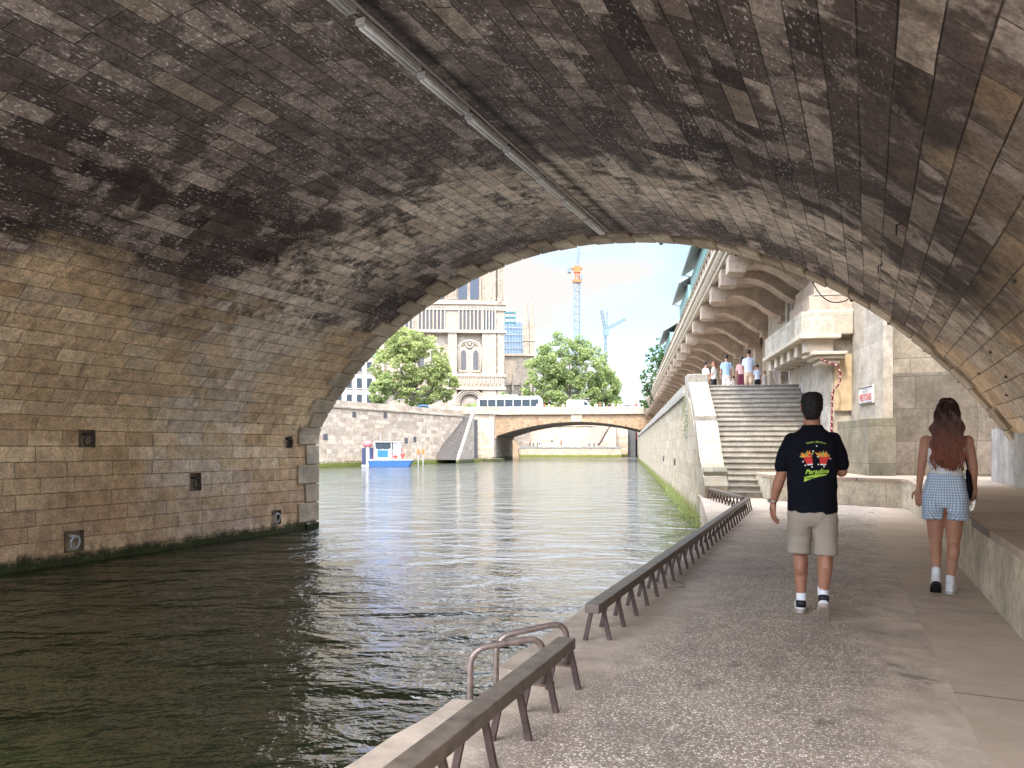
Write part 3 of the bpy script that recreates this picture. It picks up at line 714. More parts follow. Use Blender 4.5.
# ------------------------------------------------------------------ quay platform, steps, river wall
pf = MB(); pf.prism([(2.02, 25.65), (5.58, 25.65), (5.58, 27.05), (45, 27.05), (45, 124), (2.02, 124)], -2, 4.26, lambda u, v, w: (u, v, w))
structure(fix(pf.build('upper_quay', 'walk_slab', None, rz=-BE)))
NS = 22; z0 = .88; rise = (4.262-z0)/NS; tr = .262; Db = 25.65-NS*tr
sp = [(Db, z0-.5)]
for i in range(NS): sp += [(Db+i*tr, z0+(i+1)*rise), (Db+(i+1)*tr, z0+(i+1)*rise)]
sp += [(25.66, z0-.5)]
stt = thing('stone_steps', 'broad worn grey stone steps climbing to the upper quay', 'steps', Q(4.1, Db, z0), -BE)
m = MB()
for i in range(NS): m.box(2.62-4.1, 5.585-4.1, i*tr+.02, NS*tr, -.5 if i == 0 else i*rise, (i+1)*rise-.045)
m.build('risers', 'step_stone', stt)
m = MB()
for i in range(NS): m.box(2.62-4.1, 5.583-4.1, i*tr-.012, (i+1)*tr+.02, (i+1)*rise-.044, (i+1)*rise)
o = m.build('treads', 'coping_stone', stt, bevel=.008)
# river wall
rw = thing('river_wall', 'tall yellowish stone quay wall rising from the water left of the steps', 'wall', Q(2.0, 25, 0), -BE)
m = MB(); m.prism([(1.97, 18.3), (2.0, 18.4), (2.0, 124), (2.6, 124), (2.6, 19.5)], -2.5, 3.93, lambda u, v, w: (u-2, w if 0 else v-25, w)); 
m = MB(); m.prism([(19.6, -2.5), (124, -2.5), (124, 3.9), (25.2, 3.9), (24.0, 3.60), (21.6, 2.35), (19.6, 1.2)], 2.0, 2.6, lambda u, v, w: (w-2, u-25, v)); fix(m.build('wall_face', 'river_wall', rw))
m = MB(); m.box(-.10, .62, .6, 99, 3.902, 4.28); m.build('coping', 'coping_stone', rw, bevel=.02)
m = MB(); m.box(-.06, .58, 19.2-25, 21-25, -.6, .878); m.build('foot_block', 'river_wall', rw)
for k in range(2):                                             # mooring rings of the wall
    d = 6+k*9.; m = MB(); m.tube([(-.03, d+.12*math.cos(t), 1.6+.14*math.sin(t)) for t in [2*math.pi*q/14 for q in range(15)]], .025, 6, False); m.build('wall_ring', 'dark_iron', rw, smooth=True)
# wing wall beside the steps
ww = thing('stair_parapet', 'weathered grey stone parapet stepping down beside the steps, square block at its foot', 'parapet', Q(2.3, 20.3, .88), -BE)
def WP(poly, l0, l1, name, mat, bev=.02):
    m = MB(); m.prism(poly, l0-2.3, l1-2.3, lambda u, v, w: (w, u-20.3, v-.88)); return fix(m.build(name, mat, ww, bevel=bev))
WP([(20.1, .60), (22.2, .60), (24.9, 2.0), (24.9, 4.2), (22.2, 2.75), (21.95, 2.68), (21.3, 2.2), (20.1, 1.36)], 2.05, 2.58, 'body', 'coping_stone')
WP([(20.02, .885), (20.62, .885), (20.62, 1.62), (20.3, 1.66), (20.02, 1.56)], 2.02, 2.64, 'end_block', 'plinth_stone')
WP([(20.6, 1.40), (20.6, 1.62), (22.1, 2.93), (22.35, 2.98), (22.35, 2.78)], 2.00, 2.63, 'lower_coping', 'coping_stone')
WP([(22.36, 2.78), (22.36, 3.12), (24.6, 4.28), (24.9, 4.32), (24.9, 4.15)], 2.01, 2.62, 'upper_coping', 'coping_stone')
WP([(24.91, 2.5), (25.75, 2.5), (25.75, 4.60), (24.91, 4.60)], 1.98, 2.66, 'top_block', 'coping_stone', .03)
# weeds on the wall joint and along the waterline
def weeds(name, pts, size, mat, label, cnt=14):
    m = MB(); rw_ = random.Random(len(pts))
    for p in pts:
        for k in range(cnt):
            a = rw_.uniform(0, 6.28); d = Vector((math.cos(a)*.5-.5, math.sin(a)*.6, rw_.uniform(-.3, .9))).normalized()*size*rw_.uniform(.4, 1.1)
            s_ = Vector((-d.y, d.x, .2)).normalized()*size*.16; q = p+Vector((rw_.gauss(0, .4)*size, rw_.gauss(0, .6)*size, rw_.gauss(0, .5)*size))
            m.add([q, q+d*.5+s_, q+d, q+d*.5-s_], [(0,1,2,3)])
    return tag(m.build(name, mat), label, 'plant', kind='stuff')
rwd = random.Random(9)
weeds('wall_weeds', [Q(1.95, 24.85, 2.6+i*.12) for i in range(11)], .10, 'leaves_bright', 'small green weeds growing in the joint of the river wall beside the stair parapet')
weeds('waterline_weeds', [Q(1.90, 18.3+i*.28+rwd.random()*.2, rwd.uniform(.05, .38)) for i in range(60) if rwd.random() < .75], .14, 'leaves_bright', 'yellow-green weeds and algae hanging at the waterline of the river wall', 12)

# ------------------------------------------------------------------ guard rails
def guard_rail(a, b, label, group, n, w=.10, h=.062, top=.27, ends=True):
    a, b = Vector(a), Vector(b); L = (b-a).length; hd = math.atan2(-(b-a).x, (b-a).y)
    r = thing('guard_rail', label, 'guard rail', (a.x, a.y, .88), hd, group)
    m = MB(); m.box(-w/2, w/2, 0, L, top-h, top); m.build('beam', 'brown_beam', r, bevel=.006)
    leg = None
    for i in range(n):
        y = .10+(L-.2)*i/max(1, n-1)
        for s_ in (-1, 1):
            if leg is None:
                m = MB(); m.bar((s_*w*.32, 0, top-h), (s_*.078, 0, 0), .028, .022); la = m.build('leg', 'leg_metal', r)
                m = MB(); m.bar((-s_*w*.32, 0, top-h), (-s_*.078, .0, 0), .028, .022); lb_ = m.build('leg', 'leg_metal', r)
                la.location.y = y; lb_.location.y = y+.06; leg = (la, lb_)
            elif i:
                c = (leg[0] if s_ < 0 else leg[1]).copy(); C.objects.link(c); c.parent = r; c.location = (0, y+(0 if s_ < 0 else .06), 0)
    return r
def V2(X, Y): p = T(X, Y); return (p.x, p.y, 0)
guard_rail(V2(-1.30, .6), V2(-1.50, 3.82), 'nearest low brown guard rail beside the water, ending at the ladder', 'low guard rails along the edge of the path', 9)
guard_rail(V2(-1.66, 4.68), (4.93, 15.45, 0), 'long low brown guard rail receding along the water edge of the path', 'low guard rails along the edge of the path', 29)
guard_rail((4.90, 15.62, 0), (5.10, 19.3, 0), 'short far guard rail turning in towards the foot of the steps', 'low guard rails along the edge of the path', 12)
# ladder with two hooped handrails
ld = thing('ladder', 'rusty steel ladder with two hooped handrails going down to the water', 'ladder', T(-1.7, 3.8, .88), -AL)
def hoop(x0, y0, x1, y1, zl, zr, name):
    a = Vector((x0, y0, 0)); b = Vector((x1, y1, 0)); pts = [Vector((x0, y0, -1.1))]; r_ = .09
    A = Vector((x0, y0, zl)); B = Vector((x1, y1, zr)); u = (B-A).normalized()
    for t in range(0, 6): q = t/5*math.pi/2; pts.append(A+Vector((0,0,-r_))+u*(r_*(1-math.cos(q)))+Vector((0,0,r_*math.sin(q))))
    for t in range(0, 6): q = t/5*math.pi/2; pts.append(B-u*(r_*(1-math.sin(q)))+Vector((0,0,-r_*(1-math.cos(q)))))
    pts.append(Vector((x1, y1, .0)))
    m = MB(); m.tube([p-Vector((-1.7+1.7, 0, 0)) for p in pts], .0185, 10); o = m.build(name, 'worn_tube', ld, smooth=True)
    m = MB(); m.box(x1-.05, x1+.05, y1-.04, y1+.04, 0, .012); m.build('foot_plate', 'rust_metal', ld); return o
hoop(-.235, -.30, .075, -.02, .228, .265, 'handrail')
hoop(-.275, .09, .055, .38, .20, .262, 'handrail')
for k in range(4):
    m = MB(); m.tube([(-.235, -.30, -.15-k*.27), (-.275, .09, -.15-k*.27)], .014, 8); m.build('rung', 'worn_tube', ld, smooth=True)
# kerb stones near the ladder (raised edge blocks)

# ------------------------------------------------------------------ far bridge
fb = thing('arched_bridge', 'low flat-arched stone road bridge with orange spandrels across the river', 'bridge', Q(-8.1, 123, 0), -BE)
HS = 14.6; zs, za = 3.64, 6.4; W = 19.5
Rr = (HS*HS+(za-zs)**2)/(2*(za-zs)); zc = za-Rr
def arcz(u): return zc+math.sqrt(Rr*Rr-u*u)
us = [-HS+HS*2*i/36 for i in range(37)]
for y_ in (.05, W):
    m = MB()
    for i in range(len(us)): m.v += [(us[i], y_, arcz(us[i])), (us[i], y_, 7.6)]
    for i in range(len(us)-1): m.f.append([2*i, 2*i+2, 2*i+3, 2*i+1]); m.uv.append(None)
    m.build('spandrel', 'orange_stone', fb)
m = MB()
for a, b in zip(us[:-1], us[1:]): m.add([(a, 0, arcz(a)), (b, 0, arcz(b)), (b, W, arcz(b)), (a, W, arcz(a))], [(3,2,1,0)])
m.build('barrel', 'slab_underside', fb)
m = MB()
for i, (a, b) in enumerate(zip(us[:-1], us[1:])):
    f = lambda u: (u, -.12, arcz(u)); g2 = lambda u: (u*1.012, -.12, arcz(u)+.55)
    m.prism([(a+.03, arcz(a)-.02), (b-.03, arcz(b)-.02), (b-.03, arcz(b)+.5), (a+.03, arcz(a)+.5)], -.14, .04, lambda u, v, w: (u, w, v))
m.build('arch_ring', 'orange_stone', fb)
m = MB(); m.box(-.9, .9, -.2, .03, 6.42, 7.62); m.build('keystone', 'pier_stone', fb)
m = MB(); m.box(-17.5, 20, -.35, W+.3, 7.6, 7.95); m.build('cornice', 'pier_stone', fb, bevel=.05)
for y_ in (-.15, W-.3): m = MB(); m.box(-17.5, 20, y_, y_+.4, 7.952, 8.85); m.build('parapet', 'pier_stone', fb, bevel=.04)
m = MB(); m.box(-19.5, -HS-.02, .02, W, 0-2, 7.6); m.box(HS+.02, 20, .02, W, -2, 7.6); m.build('abutment', 'pier_stone', fb)
m = MB(); m.box(-16.8, -HS+.9, -.1, W, -2, 3.62)
m.tube([(-HS-.4, 0.0, -2), (-HS-.4, 0.0, 3.4), (-HS-.4, .3, 3.7)], [1.5, 1.45, .9], 14); m.build('pier', 'pier_stone', fb)
m = MB(); m.box(-17.4, -HS+1.15, -.5, W, 3.64, 4.0); m.build('impost', 'pier_stone', fb, bevel=.04)
m = MB(); m.box(-17.5, 20, .26, W-.31, 7.951, 7.99); m.build('roadway', 'street_asphalt', fb)

# ------------------------------------------------------------------ island quay on the left
def CW(px, py, fw): return Vector(((px-512)/F*fw, fw, CAMZ+(HOR-py)/F*fw))
W0 = Vector((-21-.5*60, 81-60, 0)); W1 = Vector((-7.2, 108.6, 0)); dirw = (W1-W0).normalized(); LW = (W1-W0).length; aw = math.atan2(-dirw.x, dirw.y)
iw = thing('island_quay_wall', 'long pale stone embankment wall on the left bank of the far reach', 'wall', W0, aw)
m = MB(); m.box(-3, 0, 0, LW, -2.5, 6.6); m.build('wall_face', 'island_wall', iw)
m = MB(); m.box(-3, .18, 0, LW+.1, 6.602, 6.85); m.build('string_course', 'pier_stone', iw, bevel=.04)
m = MB(); m.box(-.35, 0, 0, LW, 6.852, 7.5); m.build('parapet', 'island_wall', iw)
m = MB(); m.box(-.02, .7, 0, LW+5, -2.5, .45); m.build('footing', 'river_wall', iw)
for yy, zz in ((LW-25, 6.0), (LW-14.5, 3.0), (LW-19, 6.1), (LW-12.5, 3.2), (LW-30, 3.3)):
    m = MB(); m.box(.005, .03, yy-.35, yy+.35, zz-.35, zz+.35); m.build('drain_opening', 'window_dark', iw)
# flight of steps down the embankment and its side wall with a tall arched opening
fs_ = thing('embankment_steps', 'long grey stone staircase running down the far embankment beside the bridge', 'steps', (-9.0, 99.5, 0), R(-8.5))
m = MB(); n = 34
for i in range(n): m.box(-1.35, 1.35, 1.0+i*.27, 1.0+n*.27+.6, .45+i*.185, .45+(i+1)*.185)
m.build('treads', 'dark_steps', fs_)
m = MB(); m.prism([(.6,.3),(1.2,.9),(10.3,6.9),(11,7.3),(11,.0),(.6,0)], 1.36, 1.75, lambda u, v, w: (w, u, v)); fix(m.build('side_wall', 'pier_stone', fs_))
dk = thing('bridge_foot_wall', 'stone wall with a tall arched doorway between the embankment steps and the bridge', 'wall', CW(466, 447, 116).xy.to_3d(), R(-4))
m = MB(); m.box(-2.4, 4.4, 0, 2, -2, 7.55); m.build('wall_face', 'island_wall', dk)
ar = [(-.55, 0), (.55, 0), (.55, 3.4)]+[(.55*math.cos(t), 3.4+.9*math.sin(t)) for t in [math.pi*i/8 for i in range(1, 8)]]+[(-.55, 3.4)]
m = MB(); m.prism([(u*1.35, v*1.05) for u, v in ar], -.12, -.02, lambda u, v, w: (u+.6, w, v+.9)); d = fix(m.build('doorway', 'pier_stone', dk))
m = MB(); m.prism(ar, -.16, -.125, lambda u, v, w: (u+.6, w, v+1.0)); fix(m.build('door', 'slate_roof', d))
m = MB(); m.box(-2.6, 5.2, -.3, 0, 7.3, 8.5); m.build('parapet', 'pier_stone', dk, bevel=.05)
m = MB(); m.prism([(-11, -4), (-3.5, -4.5), (4.5, -3), (6, .5), (-11, .5)], -2, .42, lambda u, v, w: (u, v, w)); lk = fix(m.build('landing_kerb', 'pier_stone', dk))
# island ground and street level
m = MB(); m.prism([(W0.x-1, W0.y), (W1.x-.6, W1.y+.5), (-5, 117), (-5, 146), (-4, 300), (-200, 300), (-260, W0.y)], -2.5, 6.5, lambda u, v, w: (u, v, w))
structure(fix(m.build('island_ground', 'street_asphalt')))
# quay seen under the far bridge
lowq = thing('lower_quay_wall', 'low orange-tinted quay wall seen through the far arch', 'wall', Q(-28, 166, 0), -BE)
m = MB(); m.box(0, 27.0, 0, 4, -2.5, 2.05); m.build('wall_face', 'river_wall', lowq)
m = MB(); m.box(0, 27.2, -.15, 4, 2.052, 2.3); m.build('coping', 'coping_stone', lowq)
highq = thing('upper_quay_wall', 'higher pale embankment wall behind the low quay, seen through the far arch', 'wall', Q(-34, 172, 0), -BE)
m = MB(); m.box(0, 34.4, 0, 3, -2.5, 7.3); m.build('wall_face', 'island_wall', highq)
m = MB(); m.prism([(0,-2.5),(0,7.3),(4.8,7.3),(10.0,2.3),(10.0,-2.5)], -6.4, -.01, lambda u, v, w: (u, w, v)); fix(m.build('ramp_wall', 'orange_stone', highq))
m = MB(); m.box(-2, 34.6, -.2, 0-.005, 7.0, 7.5); m.build('coping', 'pier_stone', highq)
fq = thing('quay_steps', 'steep flight of brown steps climbing the embankment beyond the far arch', 'steps', Q(-7.4, 169.0, 2.3), -BE)
m = MB()
for i in range(22): m.box(-2+i*.13, 1.0+i*.13, 0, 2.5, i*.22, (i+1)*.22)
m.build('treads', 'slab_underside', fq)
m = MB(); m.prism([(1.3,0),(4.2,4.9),(5.2,4.9),(5.2,-4),(1.3,-4)], -.4, 2.9, lambda u, v, w: (u, w, v)); fix(m.build('side_wall', 'pier_stone', fq))
fpier = thing('footbridge', 'dark red iron footbridge on a stone pier, half hidden behind the river wall', 'bridge', Q(-3.0, 176, 0), -BE)
m = MB(); m.box(0, 3.4, 0, 6, -2.5, 5.6); m.build('pier', 'pier_stone', fpier)
m = MB(); m.box(3.4, 12, .5, 3.5, 4.0, 4.7); m.build('deck', 'red_paint', fpier)
m = MB(); m.box(3.4, 12, .4, .5, 6.4, 6.65)
for i in range(9): m.box(3.5+i*1.0, 3.72+i*1.0, .4, .5, 4.7, 6.4)
m.build('railing', 'red_paint', fpier)
m = MB(); m.prism([(-200, 174), (2.2, 174), (2.2, 178), (80, 178), (80, 420), (-200, 420)], -2.5, 6.9, lambda u, v, w: (u, v, w)); structure(fix(m.build('island_square', 'street_asphalt', None, rz=-BE)))
m = MB(); m.prism([(2.6, 124.5), (80, 124.5), (80, 179), (2.6, 179)], -2.5, 7.5, lambda u, v, w: (u, v, w)); structure(fix(m.build('right_bank_street', 'pier_stone', None, rz=-BE)))

# ------------------------------------------------------------------ trees
def tree(name, label, base, H, crowns, mat, seed, leaf=.34, count=9000, group=None, trunk_r=.35):
    rg = np.random.default_rng(seed); base = Vector(base)
    r = thing(name, label, 'tree', base, 0, group)
    m = MB(); top = Vector((0, 0, H*.42)); m.tube([(0,0,-.3), (.05, 0, H*.2), top], [trunk_r, trunk_r*.8, trunk_r*.6], 9)
    rs = random.Random(seed)
    for cx, cy, cz, rx, ry, rz_ in crowns:
        for k in range(3):
            e = Vector((cx+rs.uniform(-.4,.4)*rx, cy+rs.uniform(-.4,.4)*ry, cz+rs.uniform(-.2,.5)*rz_)); s_ = Vector((0,0,H*rs.uniform(.22,.40)))
            md = s_.lerp(e, .5)+Vector((0,0,-.3)); m.tube([s_, md, e], [trunk_r*.45, trunk_r*.28, .05], 6)
    m.build('trunk', 'bark', r, smooth=True)
    tot = sum(c[3]*c[5] for c in crowns); V = []; 
    for cx, cy, cz, rx, ry, rz_ in crowns:
        n = int(count*rx*rz_/tot); nc = max(10, int(22*(rx*rz_/tot)**.5*len(crowns)**.5))*3
        d = rg.normal(size=(nc, 3)); d /= np.linalg.norm(d, axis=1)[:, None]; rad = rg.uniform(.45, 1.08, nc)**.6
        cc = d*rad[:, None]; cr = rg.uniform(.09, .27, nc)
        w = cr**2; w /= w.sum(); ix = rg.choice(nc, n, p=w)
        q = rg.normal(size=(n, 3)); q /= np.linalg.norm(q, axis=1)[:, None]; q *= (rg.uniform(.35, 1.0, n)**.5)[:, None]; q[:, 2] *= .8
        p = cc[ix]+q*cr[ix][:, None]
        V.append(np.c_[p[:, 0]*rx+cx, p[:, 1]*ry+cy, p[:, 2]*rz_+cz])
    Pn = np.concatenate(V); n = len(Pn)
    a = rg.normal(size=(n, 3)); a[:, 2] *= .6; a /= np.linalg.norm(a, axis=1)[:, None]; b = np.cross(a, rg.normal(size=(n, 3))); b /= np.linalg.norm(b, axis=1)[:, None]
    sz = (leaf*rg.uniform(.6, 1.4, n))[:, None]
    vs = np.stack([Pn-a*sz, Pn+b*sz*.55, Pn+a*sz, Pn-b*sz*.55], 1).reshape(-1, 3)
    me = bpy.data.meshes.new('crown'); me.vertices.add(4*n); me.vertices.foreach_set('co', vs.ravel()); me.loops.add(4*n); me.loops.foreach_set('vertex_index', np.arange(4*n, dtype=np.int32)); me.polygons.add(n)
    me.polygons.foreach_set('loop_start', np.arange(0, 4*n, 4, dtype=np.int32)); me.update(calc_edges=True); me.materials.append(MATS[mat])
    o = bpy.data.objects.new('crown', me); C.objects.link(o); o.parent = r
    return r
gp = 'plane trees behind the embankment'
b = CW(412, 400, 120); tree('plane_tree', 'bright green plane tree standing above the left embankment wall in front of the cathedral', (b.x, b.y, 6.5), 14, [(-2.6,0,9.0,4.2,3.5,3.8),(1.8,.5,9.4,4.0,3.5,4.0),(-.4,0,12.2,3.6,3,2.9),(5.2,0,5.8,2.2,2.4,2.9),(-4.8,0,5.2,2.0,2,2.2),(.5,0,4.8,4.5,3,2.4)], 'leaves_bright', 11, .19, 27000, gp, .4)
b = CW(372, 400, 112); tree('street_tree', 'thin darker tree at the left end of the row above the embankment wall', (b.x+.4, b.y+3, 6.5), 6, [(0,0,3.8,1.3,1.3,1.9),(1.2,0,5.6,1.2,1.2,1.6)], 'leaves_mid', 12, .22, 2200, gp, .15)
b = CW(570, 400, 178); tree('plane_tree', 'biggest broad plane tree behind the far bridge', (b.x, b.y, 6.9), 18, [(-6,0,11.5,5.4,4.5,6.0),(-1.5,0,16.5,5.8,4.5,6.2),(4.8,0,14.2,5.2,4.5,6.2),(8.5,1,8.6,4.2,3.5,5.6),(0,-1,7.2,8.2,4,5.8),(-8.6,0,7.4,3.2,3,4.6)], 'leaves_mid', 13, .26, 38000, gp, .6)
b = CW(606, 400, 186); tree('plane_tree', 'darker tree at the right edge of the clump behind the far bridge', (b.x, b.y, 6.9), 14, [(0,0,8.8,3.6,3,6.6),(1.2,0,5.2,3.4,3,4.4)], 'leaves_mid', 14, .25, 12000, gp, .4)
b = CW(490, 400, 168); tree('park_tree', 'low rounded tree behind the bus at the left end of the far bridge', (b.x, b.y, 6.9), 6, [(-3.4,0,3.0,3.8,3,2.5),(2.4,0,4.2,3.6,3,3.4),(5.6,0,4.0,2.6,3,3.6)], 'leaves_mid', 15, .30, 6500, gp, .3)
b = CW(655, 400, 84); tree('street_tree', 'loose branchy tree reaching out from behind the high parapet on the right', (b.x+1.2, b.y+1.5, 7.6), 10, [(-.9,0,4.9,1.1,1.6,1.6),(-1.5,0,2.3,1.2,1.5,1.3),(-2.0,0,.2,.9,1.3,1.1),(1.5,0,6.0,2.2,2,2.4)], 'leaves_deep', 16, .17, 2600, gp, .2)

# ------------------------------------------------------------------ cathedral
CB = CW(503, 447, 240); cz0 = 6.6
cat = thing('cathedral', 'pale gothic cathedral front with square tower, tall arcade and twin lancet windows', 'cathedral', (CB.x, CB.y, cz0), R(4))
PXM = 240/F
def cx_(px): return (px-503)*PXM
def cz_(py): return (HOR-py)*PXM+CAMZ-cz0
m = MB(); m.box(-42, 0, 0, 14, -1, 70); m.build('tower_wall', 'cathedral_stone', cat)
m = MB(); m.box(-27.5, 0, 14, 110, -1, 33); m.prism([(-27.5,33),(-13.5,44),(0,33)], 14, 110, lambda u, v, w: (u, w, v)); m.build('nave', 'cathedral_stone', cat)
for x0, x1 in ((-1.9, .35), (-6.8, -2.2), (-17.8, -14.9), (-30.5, -27.4), (-42.4, -38)):
    m = MB(); m.box(x0, x1, -1.6, 0, -1, cz_(304)); m.box(x0+.25, x1-.25, -1.1, 0, cz_(304), 69)
    for k in range(4): m.box(x0+.3+k*(x1-x0-.8)/3-.12, x0+.3+k*(x1-x0-.8)/3+.2, -1.45, 0, cz_(301), 69)
    m.build('buttress', 'cathedral_stone', cat)
m = MB()
for pz, t in ((304, 1.2), (332.5, .9), (376, .8), (389, .8), (311, .4)):
    m.box(-42.6, .9, -2.0, .3, cz_(pz)-t/2, cz_(pz)+t/2)
m.build('cornice', 'cathedral_trim', cat)
for i, px in enumerate((498, 501, 500)):                       # corner pinnacles and gargoyles
    m = MB(); m.box(cx_(px)-.3, cx_(px)+.3, -2.2, -1.6, cz_(304), cz_(300)); m.tube([(cx_(px), -1.9, cz_(300)), (cx_(px), -1.9, cz_(296-i))], [.35, .03], 6); m.build('pinnacle', 'cathedral_stone', cat)
def lancet(xc, w, z0_, z1_, y0, y1, name, mat, par, grow=0.):
    w2 = w/2+grow; zt = z1_-w*.8; zb = z0_-grow*.6; pts = [(xc-w2, zb), (xc+w2, zb), (xc+w2, zt)]
    for i in range(1, 6): t = i/6; pts.append((xc+w2*math.cos(t*math.pi/2)**.9, zt+(w*.8+grow)*math.sin(t*math.pi/2)))
    pts.append((xc, zt+w*.8+grow*1.2))
    for i in range(5, 0, -1): t = i/6; pts.append((xc-w2*math.cos(t*math.pi/2)**.9, zt+(w*.8+grow)*math.sin(t*math.pi/2)))
    pts.append((xc-w2, zt))
    m = MB(); m.prism(pts, y0, y1, lambda u, v, w_: (u, w_, v)); return fix(m.build(name, mat, par))
for px in (462.7, 474.5, 440, 428):                            # belfry openings
    f = lancet(cx_(px), 3.4, cz_(300), cz_(262), -.35, -.02, 'belfry_window', 'cathedral_stone', cat, .5); lancet(cx_(px), 2.9, cz_(300), cz_(263), -.5, -.36, 'louvre', 'belfry_louvre', f)
for gx0, gx1, n in ((419, 445, 7), (459, 481.5, 6), (483, 495, 4), (390, 414, 6)):            # tall open arcade
    for k in range(n):
        xc = cx_(gx0+(gx1-gx0)*(k+.5)/n); w = (gx1-gx0)/n*PXM*.5
        lancet(xc, w, cz_(331), cz_(309), -1.75, -1.62, 'arcade_bay', 'window_dark' if gx0 not in (483,) else 'belfry_louvre', cat)
    m = MB()
    for k in range(n+1): xx = cx_(gx0+(gx1-gx0)*k/n); m.tube([(xx, -1.9, cz_(332)), (xx, -1.9, cz_(312))], .22, 6)
    m.build('arcade_column', 'cathedral_trim', cat)
m = MB(); m.box(-41, -.3, -1.61, -.05, cz_(332), cz_(306)); m.build('arcade_wall', 'cathedral_stone', cat)
def big_arch(xc, w, zs_, y, rt, name, mat):
    pts = []
    for i in range(0, 17):
        t = math.pi*i/16; pts.append((xc+w/2*math.cos(t), y, zs_+w*.48*math.sin(t)**.9))
    m = MB(); m.tube([(xc+w/2, y, zs_-6)]+pts+[(xc-w/2, y, zs_-6)], rt, 8); return m.build(name, mat, cat, smooth=True)
for ax in (469.7, 428):
    x = cx_(ax); big_arch(x, 7.6, cz_(352), -.1, .42, 'window_arch', 'pale_trim'); big_arch(x, 6.3, cz_(352), -.05, .3, 'window_arch', 'cathedral_stone')
    for s_ in (-1, 1):
        f = lancet(x+s_*1.95, 2.2, cz_(371), cz_(349), -.3, -.02, 'lancet_window', 'cathedral_trim', cat, .5); lancet(x+s_*1.95, 1.7, cz_(370), cz_(350.5), -.45, -.31, 'pane', 'window_dark', f)
    m = MB(); m.tube([(x+1.15*math.cos(t), -.2, cz_(344.5)+1.15*math.sin(t)) for t in [2*math.pi*i/20 for i in range(21)]], .28, 6); m.tube([(x, -.3, cz_(344.5)), (x, -.05, cz_(344.5))], .55, 10); m.build('rosette', 'cathedral_trim', cat, smooth=True)
for k in range(26):                                            # row of statues in niches
    x = cx_(402+k*3.9)
    if x > -.6: break
    m = MB(); m.ellipsoid((x, -1.9, cz_(382.5)), (.30, .3, 1.25), 8, 6); m.ellipsoid((x, -1.95, cz_(378.6)), (.2, .2, .26), 8, 6); m.box(x+.42, x+.72, -1.8, -1.5, cz_(388), cz_(377)); m.build('statue', 'cathedral_trim', cat)
m = MB(); m.box(-41, -.2, -1.55, -.02, cz_(388.5), cz_(376.5)); m.build('gallery_recess', 'tan_panel', cat)
for i, rr_ in enumerate((9.4, 8.2, 7.0)):
    x = cx_(470); big_arch(x, rr_, cz_(404), -1.3+i*.25, .4, 'portal_arch', 'cathedral_trim' if i % 2 else 'cathedral_stone')
lancet(cx_(470), 6.0, -.5, cz_(398), -.6, -.1, 'portal_door', 'slab_underside', cat)
# south side seen past the corner: aisle, sheeted scaffold roof, transept gable with two spires
m = MB(); m.box(-3, 14.2, 40, 52, -1, 31); m.build('transept_wall', 'cathedral_stone', cat)
m = MB(); m.box(0, 11.0, 16, 39, -1, 17)
m.build('aisle', 'cathedral_stone', cat)
for k in range(9): lancet(1.0+k*1.55, .8, 12, 20, 39.5, 39.9, 'transept_window', 'window_dark', cat)
for k in range(5): lancet(1.2+k*1.7, .9, 7, 14, 15.5, 15.95, 'aisle_window', 'window_dark', cat)
m = MB(); m.box(0, 9.5, 15.3, 15.9, 17.02, 17.7); m.box(-3, 14.3, 39.2, 39.8, 30.1, 30.9); m.build('balustrade', 'cathedral_trim', cat)
m = MB()
for x, zt in ((1.5, 26), (4.2, 22), (7.4, 21), (10.4, 24)):
    m.box(x-.35, x+.35, 13.6, 15.2, -1, zt-5); m.tube([(x, 14.4, zt-5), (x, 14.4, zt)], [.5, .05], 6)
m.build('flying_buttress', 'cathedral_stone', cat)
m = MB(); m.prism([(-6, 31.1), (10.2, 31.1), (9.8, 43.5), (-6, 44)], 44, 50, lambda u, v, w: (u, w, v)); m.build('sheeted_roof', 'scaffold_blue', cat)
m = MB()
for k in range(5): m.bar((-1, 43.7, 31+k*2.6), (10.2, 43.7, 31+k*2.6), .12)
for k in range(10): m.bar((-.5+k*1.1, 43.7, 30.5), (-.5+k*1.1, 43.7, 44.5), .12)
m.build('scaffold_tube', 'galvanised', cat)
for x, top in ((11.4, 55.5), (13.6, 54.0)):
    m = MB(); m.box(x-1.0, x+1.0, 42, 44, 29, 41); m.box(x-1.15, x+1.15, 41.8, 44.2, 36, 36.6); m.tube([(x, 43, 41), (x, 43, top)], [1.15, .05], 8); m.build('spire', 'cathedral_stone', cat)
sc = thing('scaffold_tower', 'small teal scaffold platform rising over the cathedral roof', 'scaffold', (CB.x+2.2, CB.y+30, 47.0))
m = MB()
for x in (-1.9, 0, 1.9):
    for y in (0, 2): m.bar((x, y, 0), (x, y, 5.0), .22)
m.build('post', 'scaffold_teal', sc)
m = MB()
for z in (.6, 2.4, 4.2): m.box(-2.1, 2.1, 0, 2, z, z+.3)
m.build('platform', 'scaffold_teal', sc)
